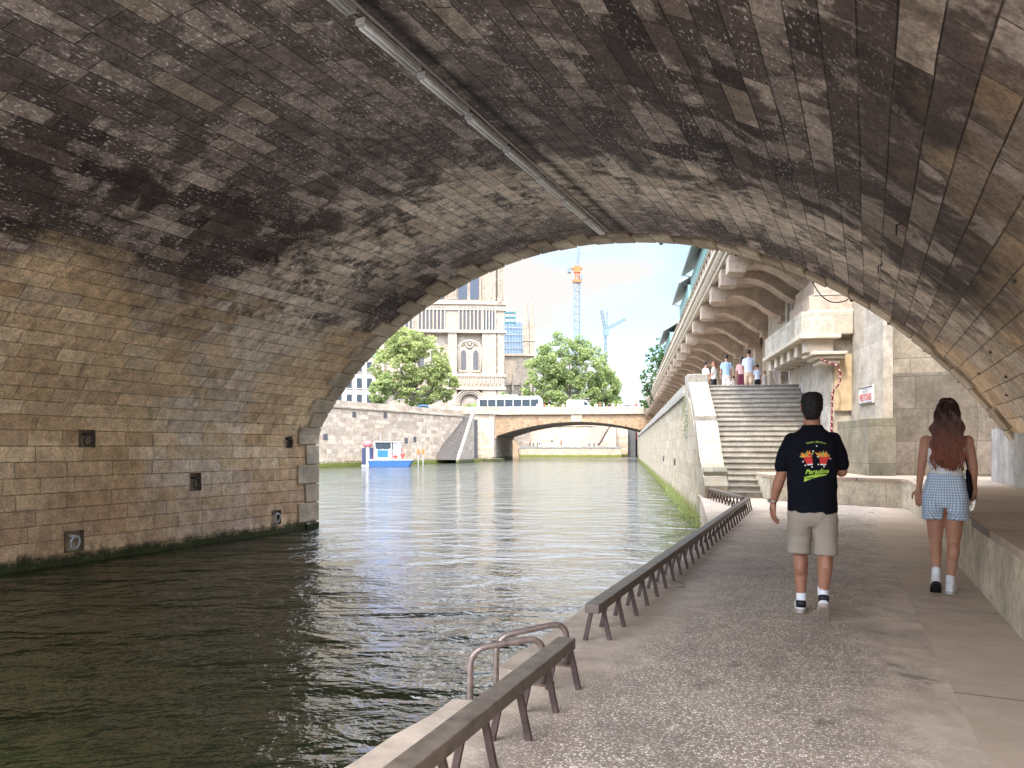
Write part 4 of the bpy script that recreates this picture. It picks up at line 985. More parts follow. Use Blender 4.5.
# pale apartment house left of the plane tree
hb = CW(372, 447, 150); hs = thing('apartment_house', 'pale apartment house with shuttered windows glimpsed left of the plane tree', 'building', (hb.x, hb.y, 6.5), R(10))
m = MB(); m.box(-16, 1.5, 0, 12, 0, 14); m.build('wall', 'cream_plaster', hs)
m = MB(); m.prism([(-16.2, 14), (1.7, 14), (.3, 17), (-14.8, 17)], -.2, 12.2, lambda u, v, w: (u, w, v)); fix(m.build('roof', 'slate_roof', hs))
for r_ in range(4):
    for k in range(8):
        x = -14.5+k*2.0; z = 1.0+r_*3.3; m = MB(); m.box(x-.5, x+.5, -.08, -.01, z, z+2.0); wn = m.build('window', 'glass_dark', hs)
        m = MB(); m.box(x-.62, x+.62, -.2, -.01, z-.14, z-.02); m.box(x-.75, x-.52, -.12, -.01, z, z+2); m.box(x+.52, x+.75, -.12, -.01, z, z+2); m.build('shutter', 'pale_trim', wn)

# ------------------------------------------------------------------ cranes
def lattice(m, a, b, w, n, r_):
    a, b = Vector(a), Vector(b); d = (b-a); up = Vector((0,1,0)); s_ = d.normalized().cross(up).normalized(); u2 = up
    cs = [s_*x*w/2+u2*y*w/2 for x, y in ((-1,-1),(1,-1),(1,1),(-1,1))]
    for c in cs: m.bar(a+c, b+c, r_)
    for i in range(n):
        p, q = a+d*(i/n), a+d*((i+1)/n)
        for k in range(4):
            m.bar(p+cs[k], q+cs[(k+1) % 4], r_*.6); m.bar(q+cs[k], q+cs[(k+1) % 4], r_*.7)
c1 = CW(577, 447, 320); k1 = 320/F
cr = thing('tower_crane', 'tall white lattice tower crane with an orange slewing head', 'crane', (c1.x, c1.y, 6.9))
zt = (HOR-283)*k1+CAMZ-6.9
m = MB(); lattice(m, (0,0,0), (0,0,zt), 2.3, 20, .26); m.build('mast', 'crane_white', cr)
m = MB(); m.box(-1.9, 1.9, -1.5, 1.5, zt+.2, zt+1.2); m.box(-1.3, 1.3, -1.3, 1.3, zt+4.4, zt+7.2); lattice(m, (.3,0,zt+1.0), (.3,0,zt+5), 1.9, 2, .3); m.box(-3.0, 2.4, -.8, .8, zt+5.8, zt+6.5); m.build('slewing_head', 'orange_paint', cr)
m = MB(); m.box(-4.0, -2.6, -1.2, 1.2, zt+4.4, zt+6.6); m.build('counterweight', 'crane_grey', cr)
m = MB(); lattice(m, (.2,0,zt+7), (.8, 0, zt+15), 1.0, 4, .2); m.build('jib', 'crane_white', cr)
m = MB(); m.box(1.2, 2.2, -1.5, -.6, zt+1.5, zt+3.3); m.build('cab', 'crane_white', cr)
c2 = CW(605.5, 447, 350); k2 = 350/F
cr = thing('jib_crane', 'grey folded-jib crane beyond the trees, right of the tall crane', 'crane', (c2.x, c2.y, 6.9))
zz = lambda py: (HOR-py)*k2+CAMZ-6.9
m = MB(); lattice(m, (0,0,0), (0,0,zz(337)), .9, 20, .3); m.build('mast', 'crane_grey', cr)
m = MB(); lattice(m, (.2,0,zz(335)), (-1.9,0,zz(310.5)), 1.1, 7, .28); m.build('jib', 'crane_grey', cr)
m = MB(); m.bar((.6,0,zz(329)), (9.4,0,zz(319)), .8, 1.5); m.build('boom', 'crane_grey', cr)
m = MB(); m.box(-1.0, 1.4, -1, 1, zz(336), zz(329)); lattice(m, (.7,0,zz(329)), (.7,0,zz(312)), .5, 5, .14); m.bar((.7,0,zz(312)),(.7,0,zz(298)), .12); m.build('slewing_head', 'crane_white', cr)

# ------------------------------------------------------------------ vehicles
def wheel(par, x, y, r_=.48):
    m = MB(); m.tube([(x, y-.13, r_), (x, y+.13, r_)], r_, 14); w = m.build('wheel', 'tyre', par)
    m = MB(); m.tube([(x, y-.15, r_), (x, y-.131, r_)], r_*.55, 10); m.build('rim', 'galvanised', w)
def on_bridge(px, off): 
    # spot on the far bridge roadway, 'off' metres behind its face
    L = ((px-512)/F); # solve along the roadway
    best = min((abs(((Q(l*.05-28, 123+off).x)/(Q(l*.05-28, 123+off).y))-L), l) for l in range(900))[1]
    return Q(best*.05-28, 123+off, 7.99)
bus = thing('city_bus', 'long single-deck city bus with a white roof crossing the far bridge', 'bus', on_bridge(510, 5), -BE)
prof_b = [(-5.6,.35),(5.5,.35),(5.7,.9),(5.65,2.2),(5.45,2.75),(-5.3,2.75),(-5.62,2.45),(-5.7,1.2)]
m = MB(); m.prism(prof_b, -1.25, 1.25, lambda u, v, w: (u, w, v)); fix(m.build('body', 'white_paint', bus, bevel=.06))
m = MB(); m.box(-5.4, 5.3, -1.2, 1.2, 2.76, 3.0); m.box(-4.2, 1.4, -.9, .9, 3.0, 3.25); m.build('roof', 'white_paint', bus, bevel=.08)
for k in range(7):
    m = MB(); m.box(-5.2+k*1.5, -3.85+k*1.5, -1.29, -1.255, 1.25, 2.45); m.build('window', 'glass_dark', bus)
m = MB(); m.box(-5.6, 5.6, -1.28, -1.252, .5, 1.1); m.build('side_stripe', 'navy_paint', bus)
for x in (-3.4, 3.2): wheel(bus, x, -1.15); wheel(bus, x, 1.15)
van = thing('white_van', 'white delivery van driving over the middle of the far bridge', 'van', on_bridge(580, 4), -BE)
m = MB(); m.prism([(-2.2,.35),(2.2,.35),(2.3,.95),(1.75,1.25),(1.15,2.15),(-2.05,2.25),(-2.25,1.9)], -.95, .95, lambda u, v, w: (u, w, v)); fix(m.build('body', 'white_paint', van, bevel=.08))
m = MB(); m.prism([(.75,1.3),(1.5,1.3),(1.08,1.95),(.75,1.95)], -.98, -.952, lambda u, v, w: (u, w, v)); fix(m.build('window', 'glass_dark', van))
for x in (-1.4, 1.4): wheel(van, x, -.88, .34); wheel(van, x, .88, .34)
def car(px, fw, pz, label, matn, L=4.2, hh=1.5, cat='car', name='parked_car', rz=0, group='vehicles along the far quay'):
    b = CW(px, 447, fw); r = thing(name, label, cat, (b.x, b.y, pz), rz, group)
    m = MB(); m.prism([(-L/2,.3),(L/2,.3),(L/2,.8),(L/2-.9,.95),(L/2-1.5,hh),(-L/2+.6,hh),(-L/2+.05,.95)], -.85, .85, lambda u, v, w: (u, w, v)); fix(m.build('body', matn, r, bevel=.08))
    m = MB(); m.prism([(-L/2+.5,.98),(L/2-1.05,.98),(L/2-1.6,hh-.12),(-L/2+.8,hh-.12)], -.88, -.852, lambda u, v, w: (u, w, v)); fix(m.build('window', 'glass_dark', r))
    for x in (-L/2+.8, L/2-.8): wheel(r, x, -.8, .31); wheel(r, x, .8, .31)
car(426, 116, 7.0, 'dark blue van roof showing over the embankment parapet under the plane tree', 'sky_blue_paint', 3.4, 1.75, 'van', 'parked_van', R(8))
car(411, 120, 6.9, 'pale grey car just left of the blue van above the embankment', 'galvanised', 3.6, 1.6, rz=R(8))
p = on_bridge(628, 5); car((p.x/p.y*F+512), p.y, 7.99, 'pale car at the right end of the far bridge', 'white_paint', 4, 1.45, rz=-BE)
p = on_bridge(552, 6); car((p.x/p.y*F+512), p.y, 7.99, 'yellow-green car between the bus and the white van on the far bridge', 'print_leaf', 3.6, 1.4, rz=-BE)

# ------------------------------------------------------------------ work boat
bt = thing('work_boat', 'small blue-hulled work boat with white cabin moored at the far quay', 'boat', (CW(391, 447, 84).x, 84, 0), R(4))
m = MB(); n = 9
hull = [(-2.3,-.2),(2.0,-.2),(2.55,.75),(-2.5,.68)]
m.prism(hull, -1.0, 1.0, lambda u, v, w: (u, w, v)); fix(m.build('hull', 'blue_paint', bt, bevel=.12))
m = MB(); m.box(-2.5, 2.5, -1.06, 1.06, .70, .80); m.build('gunwale', 'white_paint', bt, bevel=.02)
m = MB(); m.box(-1.75, .2, -.8, .8, .8, 2.0)
m.box(.25, 1.15, -.6, .6, .8, 1.5); cb = m.build('cabin', 'white_paint', bt, bevel=.03)
m = MB(); m.box(-1.85, 1.3, -.9, .9, 2.75, 2.83); 
for x in (-1.7, .1, 1.1):
    for y in (-.8, .8): m.box(x-.04, x+.04, y-.04, y+.04, .8, 2.75)
m.build('canopy', 'galvanised', bt)
m = MB(); m.box(-1.45, -.25, -.86, -.805, 1.05, 1.85); m.build('blue_panel', 'sky_blue_paint', bt)
m = MB(); m.box(-1.5, -.9, -.84, -.80, 1.95, 2.55); m.box(-.8, -.2, -.84, -.80, 1.95, 2.55); m.box(-1.7,.1,-.79,.79,2.0,2.7); m.build('window', 'glass_dark', bt)
m = MB(); m.box(.3, .95, -.66, -.61, 1.5, 2.6); m.box(.3,1.15,-.6,.6,1.9,2.6); m.build('side_board', 'white_paint', bt)
m = MB(); m.tube([(1.35, -.5, .8), (1.35, -.5, 1.9), (1.0, -.5, 2.1)], .06, 8); m.ellipsoid((1.35, -.75, 1.35), (.28,.2,.32)); m.ellipsoid((.55, -.85, 1.15), (.3,.15,.2)); m.build('fender', 'red_paint', bt, smooth=True)
m = MB(); m.tube([(-1.2, 0, 2.8), (-1.2, 0, 3.7)], .03, 6); m.tube([(-2.1, 0, .8), (-2.0, 0, 2.6), (-1.6, 0, 2.9)], .05, 6); m.build('mast', 'galvanised', bt)
pt = thing('mooring_pontoon', 'little pontoon with red, white and navy drums left of the blue boat', 'pontoon', (CW(371, 447, 84).x, 84, 0), R(4))
m = MB(); m.box(-.95, 1.2, -.9, .9, -.2, .2); m.build('deck', 'galvanised', pt)
for x, mt, z1_ in ((-.75, 'navy_paint', 2.1), (-.3, 'white_paint', 2.15), (.1, 'navy_paint', 2.1)):
    m = MB(); m.tube([(x, -.4, .2), (x, -.4, z1_)], .2, 10); m.build('post', mt, pt)
m = MB(); m.ellipsoid((-.35, -.35, 2.5), (.55,.4,.42)); m.ellipsoid((.55, -.45, .8), (.3,.28,.62)); m.build('buoy', 'pink_paint', pt, smooth=True)
m = MB(); m.bar((-1,.8,.2),(-1,.8,2.6),.07); m.bar((1.1,.8,.2),(1.1,.8,1.7),.07); m.bar((-1,.8,1.7),(1.1,.8,1.7),.06); m.build('frame', 'galvanised', pt)
for px, lb in ((418.3, 'left of two red marker boards on posts at the quay foot right of the boat'), (423, 'right of two red marker boards on posts at the quay foot right of the boat')):
    b = CW(px, 447, 88); r = thing('marker_post', lb, 'marker', (b.x, b.y, 0), 0, 'red markers beside the boat')
    m = MB(); m.tube([(0,0,-.5),(0,0,1.3)], .05, 6); m.build('post', 'galvanised', r)
    m = MB(); m.box(-.17, .17, -.06, .06, 1.3, 1.95); m.build('board', 'orange_paint', r, bevel=.02)
# thin wire hoop at the top of the steps
hp = thing('wire_hoop', 'thin grey wire hoop standing at the top of the steps by the station wall', 'hoop', Q(5.15, 25.75, 4.262), -BE)
m = MB(); m.tube([(.30*math.cos(t)*.9, .02, .36+.36*math.sin(t)) for t in [2*math.pi*i/24 for i in range(25)]], .014, 6); m.tube([(-.1, .1, .0), (-.16, .1, .5), (.0, .1, .68), (.15, .1, .45), (.1, .1, 0)], .012, 6); m.bar((-.28,.05,.3),(.28,.05,.42),.015); m.build('frame', 'galvanised', hp, smooth=True)

# ------------------------------------------------------------------ people
def fuse(mb, name, mat, parent, voxel, smooth=2, folds=None, uvcyl=False, post=None):
    me = bpy.data.meshes.new(name); me.from_pydata(mb.v, [], mb.f); me.update()
    bm = bmesh.new(); bm.from_mesh(me)
    # keep each primitive closed and outward
    bmesh.ops.recalc_face_normals(bm, faces=bm.faces); bm.to_mesh(me); bm.free()
    o = bpy.data.objects.new(name, me); C.objects.link(o)
    r = o.modifiers.new('r', 'REMESH'); r.mode = 'VOXEL'; r.voxel_size = voxel
    if smooth: s = o.modifiers.new('s', 'SMOOTH'); s.iterations = smooth; s.factor = .5
    bpy.context.view_layer.update()
    m2 = bpy.data.meshes.new_from_object(o.evaluated_get(bpy.context.evaluated_depsgraph_get()))
    o.modifiers.clear(); o.data = m2; bpy.data.meshes.remove(me); m2.name = name
    if folds:
        nv = len(m2.vertices); nrm = [v.normal.copy() for v in m2.vertices]
        for v, n in zip(m2.vertices, nrm): v.co += n*folds(v.co)
    if post: post(m2)
    if uvcyl:
        uv = m2.uv_layers.new(name='UVMap')
        for l in m2.loops:
            c = m2.vertices[l.vertex_index].co
            uv.data[l.index].uv = (math.atan2(c.x, -c.y)*.15+c.z*0, c.z*.92)
    for p in m2.polygons: p.use_smooth = True
    m2.materials.clear(); m2.materials.append(MATS[mat]); o.parent = parent
    return o
def hand(mb, wrist, d, nrm, thumb, curl=.35, sc=1.0):
    """palm and five fingers; d = pointing direction, nrm = back of the hand, thumb = side the thumb leaves to"""
    w = Vector(wrist); d = Vector(d).normalized(); nrm = Vector(nrm); nrm = (nrm-d*nrm.dot(d)).normalized(); sd = d.cross(nrm).normalized()
    if sd.dot(Vector(thumb)) < 0: sd = -sd
    s = sc
    mb.capsule(w, .026*s, w+d*.035*s, .026*s, 10)
    for k in range(4):
        off = (.027-.018*k)*s; base = w+d*.02*s+sd*off*.7; kn = w+d*(.088-.004*abs(k-1))*s+sd*off
        mb.capsule(base, .0145*s, kn, .0115*s, 10)
        L = (.040, .045, .042, .033)[k]*s; p = kn; dd = d.copy()
        for j in range(3):
            c = curl*(1.0+.35*k*.3+.25*j); dd = (dd*math.cos(c)-nrm*math.sin(c)).normalized()
            q = p+dd*L*(1, .62, .5)[j]; mb.capsule(p, (.0095, .0086, .0078)[j]*s, q, (.0088, .0078, .0066)[j]*s, 8); p = q
    t0 = w+d*.025*s+sd*.022*s; t1 = t0+(d*.5+sd*.75-nrm*.25).normalized()*.042*s; t2 = t1+(d*.85+sd*.25-nrm*.3).normalized()*.034*s; t3 = t2+(d*.95-nrm*.3).normalized()*.024*s
    mb.capsule(t0, .0145*s, t1, .0115*s, 8); mb.capsule(t1, .0112*s, t2, .0098*s, 8); mb.capsule(t2, .0098*s, t3, .008*s, 8)
def head(mb, c, yaw=0., s=1.0, tilt=0.):
    M = Matrix.Rotation(yaw, 3, 'Z') @ Matrix.Rotation(tilt, 3, 'X'); c = Vector(c)
    E_ = lambda p, r: mb.ellipsoid(c+(M @ Vector(p))*s, tuple(x*s for x in r), 16, 12, M)
    E_((0, -.012, .022), (.075, .094, .092)); E_((0, .022, -.045), (.066, .070, .074)); E_((0, .055, -.088), (.030, .028, .022))
    E_((0, .094, -.022), (.012, .018, .022)); E_((0, .086, .018), (.045, .012, .010)); E_((0, .080, -.062), (.024, .012, .006)); E_((0, .080, -.072), (.021, .011, .007))
    for q in (-1, 1): E_((q*.077, -.004, -.012), (.009, .017, .030)); E_((q*.034, .062, -.022), (.026, .022, .024))
def eyes(par, c, yaw=0., s=1.0):
    M = Matrix.Rotation(yaw, 3, 'Z')
    for q in (-1, 1):
        m = MB(); m.ellipsoid(Vector(c)+(M @ Vector((q*.030, .083, .002)))*s, (.011*s, .007*s, .007*s), 8, 6); e = m.build('eye', 'cloth_white', par, smooth=True)
        m = MB(); m.ellipsoid(Vector(c)+(M @ Vector((q*.030, .0895, .002)))*s, (.0045*s, .003*s, .0045*s), 8, 6); m.build('iris', 'black_hair', e, smooth=True)
def shoe(par, ankle, toe_dir, pitch, L=.275, dark=False, name_mat='white_leather', sole='sole_rubber', s=1.0, heel_dark=True):
    """built with the heel at the origin, toe along +y; pitch lowers the toe"""
    a = math.atan2(-toe_dir[0], toe_dir[1]); M = Matrix.Translation(Vector(ankle)) @ Matrix.Rotation(a, 4, 'Z') @ Matrix.Rotation(-pitch, 4, 'X') @ Matrix.Scale(1.10, 4) @ Matrix.Translation(Vector((0, .050, -.083)))
    def ap(m): m.v = [tuple(M @ Vector(p)) for p in m.v]; return m
    m = MB(); m.loft([(0, .035+.0, .020, .041, .115), (0, .035, .05, .040, .112), (0, .028, .062, .037, .10)], 20, 2.6)
    m.ellipsoid((0, .095, .040), (.042, .055, .030)); m.loft([(0, -.045, .03, .035, .052), (0, -.045, .075, .034, .050), (0, -.05, .092, .035, .045)], 16)
    up = fuse(ap(m), 'shoe', name_mat, par, .006, 3)
    m = MB(); m.loft([(0, .04, .0, .036, .125), (0, .038, .006, .042, .133), (0, .038, .026, .043, .134), (0, .038, .028, .04, .128)], 24, 2.5); sl = ap(m).build('sole', sole, up, smooth=True); sl.data.polygons.foreach_set('use_smooth', [False]*len(sl.data.polygons))
    if heel_dark:
        m = MB(); m.loft([(0, -.072, .048, .034, .028), (0, -.072, .088, .036, .028), (0, -.070, .093, .03, .022)], 14); ap(m).build('heel_tab', 'black_rubber', up, smooth=True)
    return up
def fold(amp, sx, sz, seed, amp2=0.):
    def f(c):
        n = noise.noise(Vector((c.x*sx+seed, c.y*sx, c.z*sz)))
        n2 = noise.noise(Vector((c.x*sx*.6+c.z*5, c.y*sx+seed, c.z*sz*2.2)))
        return amp*(1-abs(n)*2.4)+amp2*n2
    return f
def T2W(px, fw): return Vector(((px-512)/F*fw, fw, .88))

# the man
mp = T2W(812, 5.86)
man = thing('person', 'person in a black printed t-shirt and beige shorts walking away with one arm bent', 'person', (mp.x, mp.y, .88), -math.atan((812-512)/F))
hc = (-.004, .035, 1.645)
m = MB()
m.loft([(0,0,.80,.155,.115),(0,0,.90,.165,.12),(0,0,1.0,.16,.115),(0,.0,1.12,.165,.115),(0,.0,1.26,.182,.12),(0,.0,1.36,.185,.11),(0,.0,1.42,.150,.085),(0,.01,1.46,.09,.066)])
m.capsule((0,.0,1.43), .066, (0,.02,1.58), .062)
head(m, hc, .0)
m.capsule((-.150,0,1.36), .046, (-.222,-.02,1.12), .045); m.capsule((-.222,-.02,1.12), .043, (-.258,.0,1.0), .042); m.capsule((-.258,0,1.0), .041, (-.292,.06,.87), .026)
hand(m, (-.294,.065,.86), (-.03,.05,-1), (-.8,-.5,0), (.15,1,0), .30, 1.02)
m.capsule((.150,0,1.36), .046, (.215,.05,1.13), .046); m.capsule((.215,.05,1.13), .042, (.10,.27,1.24), .027)
hand(m, (.09,.285,1.25), (-.5,.35,.75), (.3,.8,.2), (-.6,-.3,1), .5, 1.0)
m.capsule((-.09,0,.86), .092, (-.088,.05,.50), .062); m.capsule((-.088,.05,.50), .056, (-.084,.035,.37), .057); m.capsule((-.084,.035,.37), .056, (-.080,.03,.12), .034)
m.capsule((.09,0,.86), .092, (.098,.0,.50), .062); m.capsule((.098,.0,.50), .056, (.094,-.07,.385), .058); m.capsule((.094,-.07,.385), .057, (.078,-.215,.21), .034)
m.capsule((-.08,.03,.12), .034, (-.08,.12,.05), .032); m.capsule((.078,-.215,.21), .034, (.08,-.12,.09), .03)
m.ellipsoid((-.088,.015,.37), (.050,.060,.085)); m.ellipsoid((.097,-.075,.40), (.051,.060,.085)); fuse(m, 'body', 'skin_tan', man, .0058, 2); eyes(man, hc)
# hair: short, squared off on top
m = MB(); m.loft([(0,-.040,1.535,.040,.026),(0,-.036,1.565,.060,.052),(0,-.024,1.61,.073,.076),(0,-.006,1.65,.079,.092),(0,.006,1.69,.081,.098),(0,.012,1.722,.077,.094),(0,.014,1.745,.062,.076),(0,.014,1.755,.035,.04)], 28, 2.15)

def hairnoise(c): return .006*noise.noise(Vector((c.x*120, c.y*120, c.z*60)))+.003*noise.noise(Vector((c.x*40, c.y*40, c.z*300)))
fuse(m, 'hair', 'black_hair', man, .005, 1, hairnoise)
# t-shirt
def shirt_fold(c):
    k = min(1., max(0., (c.z-.80)/.08))
    d = noise.noise(Vector((c.x*9+c.z*5, c.y*4, c.z*7+3)))+.6*noise.noise(Vector((c.x*20-c.z*12, c.y*6, c.z*9)))
    g_ = max(0., 1-abs(abs(c.x)-.15)/.09)
    return k*(.006*d+.006*g_*noise.noise(Vector((c.x*6, c.y*3, c.z*22))))
m = MB(); m.loft([(.0,0,.785,.182,.138),(.002,0,.83,.187,.142),(.0,0,.95,.186,.140),(0,0,1.08,.184,.136),(0,0,1.2,.190,.134),(0,0,1.30,.198,.130),(0,0,1.36,.194,.118),(0,0,1.40,.172,.102),(0,0,1.435,.130,.086),(0,.005,1.468,.086,.072),(0,.008,1.492,.072,.068)], 36, 2.4)
m.capsule((-.150,0,1.374), .066, (-.192,-.01,1.28), .064); m.capsule((-.192,-.01,1.28), .064, (-.222,-.02,1.165), .063)
m.capsule((.150,0,1.374), .066, (.190,.01,1.28), .064); m.capsule((.190,.01,1.28), .064, (.208,.04,1.185), .063)
shirt = fuse(m, 't_shirt', 'black_cotton', man, .007, 6, shirt_fold)
dg = None
bv = BVHTree.FromPolygons([v.co.copy() for v in shirt.data.vertices], [tuple(p.vertices) for p in shirt.data.polygons])
def on_back(o, off=.0035):
    for v in o.data.vertices:
        h = bv.ray_cast(Vector((v.co.x, -.6, v.co.z)), Vector((0,1,0)))
        if h[0]: v.co.y = h[0].y-off-abs(v.co.y)
    return o
XZ = Matrix(((1,0,0,0),(0,0,0,0),(0,1,0,0),(0,0,0,1)))
def flat(polys, name, mat, off=.0035):
    m = MB()
    for p in polys: m.add([(x, 0, z) for x, z in p], [tuple(range(len(p)))])
    return on_back(m.build(name, mat, shirt), off)
def txt(body, size, mat, x, z, rot=0, shear=0, bold=0, sx=1):
    return on_back(text_mesh('print_lettering', body, size, mat, shirt, XZ @ Matrix.Translation((x, z, 0)) @ Matrix.Rotation(rot, 4, 'Z') @ Matrix.Scale(sx, 4, (1,0,0)), shear, 0, bold), .005)
def zp(py): return (612-py)/126.3
def xp(px): return (px-812)*.00733
for i, ch in enumerate('Summer Madness'):                      # small arched line
    u = (i-6.5)/6.5; txt(ch, .020, 'print_leaf', xp(815.8)+u*.066, zp(440.3)-.010*u*u, -.16*u, .2, .0005)
txt('Paradise', .050, 'print_green', xp(816.5), zp(469.3), .06, .35, .0014, 1.0)
sw = []; N_ = 16
for i in range(N_):
    a, b = i/N_, (i+1)/N_
    f0 = lambda t: (xp(804.4)+t*.165, zp(474.8)+.022*t+.010*math.sin(t*math.pi)); f1 = lambda t: (xp(804.2)+t*.165, zp(474.8)+.024*t+.010*math.sin(t*math.pi)-.034*(1-t)**.7-.004)
    sw.append([f1(a), f1(b), f0(b), f0(a)])
flat(sw, 'print_swoosh', 'print_green')
txt('Tropical', .016, 'black_cotton', xp(809.5), zp(475.6), .13, .2, .0006)
rp = random.Random(4)
for cx, tl in ((808.3, .30), (823.3, -.06)):
    X0, Z0 = xp(cx), zp(457); rot = lambda x, z: (X0+x*math.cos(tl)-z*math.sin(-tl)*-1*-1 if False else X0+x*math.cos(tl)-z*math.sin(tl)*1.0, Z0+x*math.sin(tl)*.4+z)
    cup = [(-.021,-.046),(.021,-.046),(.033,.018),(-.033,.018)]
    flat([[rot(*p) for p in cup]], 'print_cup', 'print_red')
    flat([[rot(*p) for p in [(-.019,-.048),(.019,-.048),(.022,-.038),(-.022,-.038)]]], 'print_cup_base', 'print_white', .005)
    lf = []
    for k in range(15):
        a = math.pi*(.02+.96*k/14)+rp.uniform(-.08,.08); l = rp.uniform(.040, .066); b0_ = (rp.uniform(-.018,.018), .018)
        e = (b0_[0]+math.cos(a)*l, b0_[1]+math.sin(a)*l*.8+.003); n_ = (-math.sin(a)*.0065, math.cos(a)*.0065)
        mid = ((b0_[0]+e[0])/2, (b0_[1]+e[1])/2); lf.append([rot(*b0_), rot(mid[0]+n_[0], mid[1]+n_[1]), rot(*e), rot(mid[0]-n_[0], mid[1]-n_[1])])
    flat(lf[::2], 'print_leaves', 'print_leaf', .004); flat(lf[1::2], 'print_fruit', 'print_orange', .0045)
    blob = [(.020+.014*math.cos(t), .030+.013*math.sin(t)) if cx < 815 else (.034+.011*math.cos(t), .010+.012*math.sin(t)) for t in [2*math.pi*i/9 for i in range(9)]]
    flat([[rot(*p) for p in blob]], 'print_berry', 'print_red', .005)
dots = [(803.2, 459.6), (805.4, 463.3), (812, 464.8), (818, 454.9), (818.2, 462.3), (823.7, 464.4), (813, 449.3), (830, 456.6), (816.6, 444.3)]
flat([[(xp(x)+.0062*math.cos(t+x), zp(y)+.0062*math.sin(t+x)) for t in [2*math.pi*i/6 for i in range(6)]] for x, y in dots], 'print_stars', 'print_white')
# shorts
m = MB(); m.loft([(0,0,.70,.150,.10),(0,0,.735,.176,.128),(0,0,.78,.184,.14),(0,0,.86,.178,.136),(0,0,.90,.165,.125)], 32, 2.4)
for q, kx, ky in ((-1, -.094, .035), (1, .100, .005)):
    m.loft([(kx, ky-.012, .478, .084, .088), (kx*1.0, ky-.012, .52, .085, .09), (kx*.97, ky*.7, .62, .090, .105), (kx*.95, 0, .74, .094, .128), (kx*.95, 0, .80, .09, .12)], 24, 2.2)
fuse(m, 'shorts', 'beige_cotton', man, .007, 8, fold(.005, 9, 6, 8., .006))
for x, y, z, r2, y2, z2 in ((-.080,.03,.175,.040,.06,.06), (.078,-.19,.275,.040,-.19,.16)):
    m = MB(); m.capsule((x, y if x < 0 else y+.02, z-.03), .0395, (x, y2-.03 if x < 0 else -.235, z2+.03), .038); fuse(m, 'sock', 'white_cotton', man, .006, 2, lambda c: .0012*math.sin(c.z*420))
shoe(man, (-.083,.01,.090), (-.05,1), 0.0, heel_dark=True)
shoe(man, (.082,-.262,.175), (.02,1), R(38), heel_dark=True)
m = MB(); m.tube([(-.291+.029*math.cos(t), .055+.030*math.sin(t), .885+.006*math.sin(t)) for t in [2*math.pi*i/16 for i in range(17)]], .008, 6, False); m.tube([(-.322,.045,.885),(-.335,.042,.885)], .016, 12); m.build('wristwatch', 'watch_steel', man, smooth=True)
ph = T2W(812, 5.86)
m = MB(); m.box(-.036, .036, -.004, .004, -.075, .075); o = m.build('phone', 'phone_black', None, bevel=.003)
o.matrix_world = Matrix.Translation((mp.x, mp.y, .88)) @ Matrix.Rotation(-math.atan((812-512)/F), 4, 'Z') @ Matrix.Translation((.03, .335, 1.335)) @ Matrix.Rotation(R(-15), 4, 'X')
tag(o, 'dark phone held in front of the man in the black t-shirt, hidden by his body', 'phone')

# the woman
wp = T2W(945, 6.66); wang = -math.atan((945-512)/F)
wom = thing('person', 'person with long wavy auburn hair in a white top and blue gingham shorts walking away', 'person', (wp.x, wp.y, .88), wang)
hc = (.018, .03, 1.645)
m = MB()
m.loft([(.0,0,.80,.150,.115),(.0,0,.90,.165,.125),(.005,0,1.0,.150,.11),(.01,0,1.10,.122,.09),(.01,0,1.22,.140,.098),(.01,0,1.34,.150,.095),(.01,0,1.41,.130,.075),(.012,.01,1.445,.07,.055)])
m.capsule((.012,0,1.42), .050, (.016,.02,1.57), .048); head(m, hc, 0, .97)
m.capsule((-.150,0,1.375), .050, (-.185,-.01,1.15), .038); m.capsule((-.185,-.01,1.15), .037, (-.206,.02,.94), .023)
hand(m, (-.208,.024,.935), (-.0,.10,-1), (-.25,-1,0), (-1,.15,0), .16, .95)
m.capsule((.172,0,1.375), .050, (.215,-.01,1.14), .038); m.capsule((.215,-.01,1.14), .037, (.224,.05,.96), .023)
hand(m, (.226,.055,.95), (.05,.25,-1), (.9,-.35,0), (-.1,1,0), .62, .95)
m.capsule((-.080,0,.86), .094, (-.076,.06,.50), .060); m.capsule((-.076,.06,.50), .052, (-.076,.03,.38), .053); m.capsule((-.076,.03,.38), .052, (-.068,-.06,.20), .031)
m.capsule((.082,0,.86), .094, (.065,.06,.50), .060); m.capsule((.065,.06,.50), .052, (.062,.03,.38), .054); m.capsule((.062,.03,.38), .053, (.040,.02,.13), .031)
m.capsule((-.068,-.06,.20), .031, (-.07,.02,.06), .028); m.capsule((.040,.02,.13), .031, (.038,.10,.05), .028)
m.capsule((-.07,-.03,.84), .085, (-.07,-.03,.78), .08); m.capsule((.07,-.03,.84), .085, (.07,-.03,.78), .08)
m.ellipsoid((-.078,.01,.38), (.047,.056,.085)); m.ellipsoid((.064,.005,.38), (.048,.056,.085)); fuse(m, 'body', 'skin_fair', wom, .0058, 2); eyes(wom, hc, 0, .97)
m = MB(); m.loft([(.006,0,.99,.150,.112),(.01,0,1.06,.132,.10),(.01,0,1.12,.130,.098),(.01,0,1.22,.150,.108),(.01,.005,1.30,.150,.108),(.01,.01,1.335,.138,.10)], 32, 2.3)
for q in (-1, 1): m.tube([(.01+q*.092, -.085, 1.31), (.01+q*.092, -.075, 1.39), (.01+q*.09, -.02, 1.432), (.01+q*.088, .06, 1.40), (.01+q*.085, .09, 1.33)], .013, 8)
fuse(m, 'tank_top', 'white_cotton', wom, .006, 2, fold(.003, 10, 8, 2., .002))
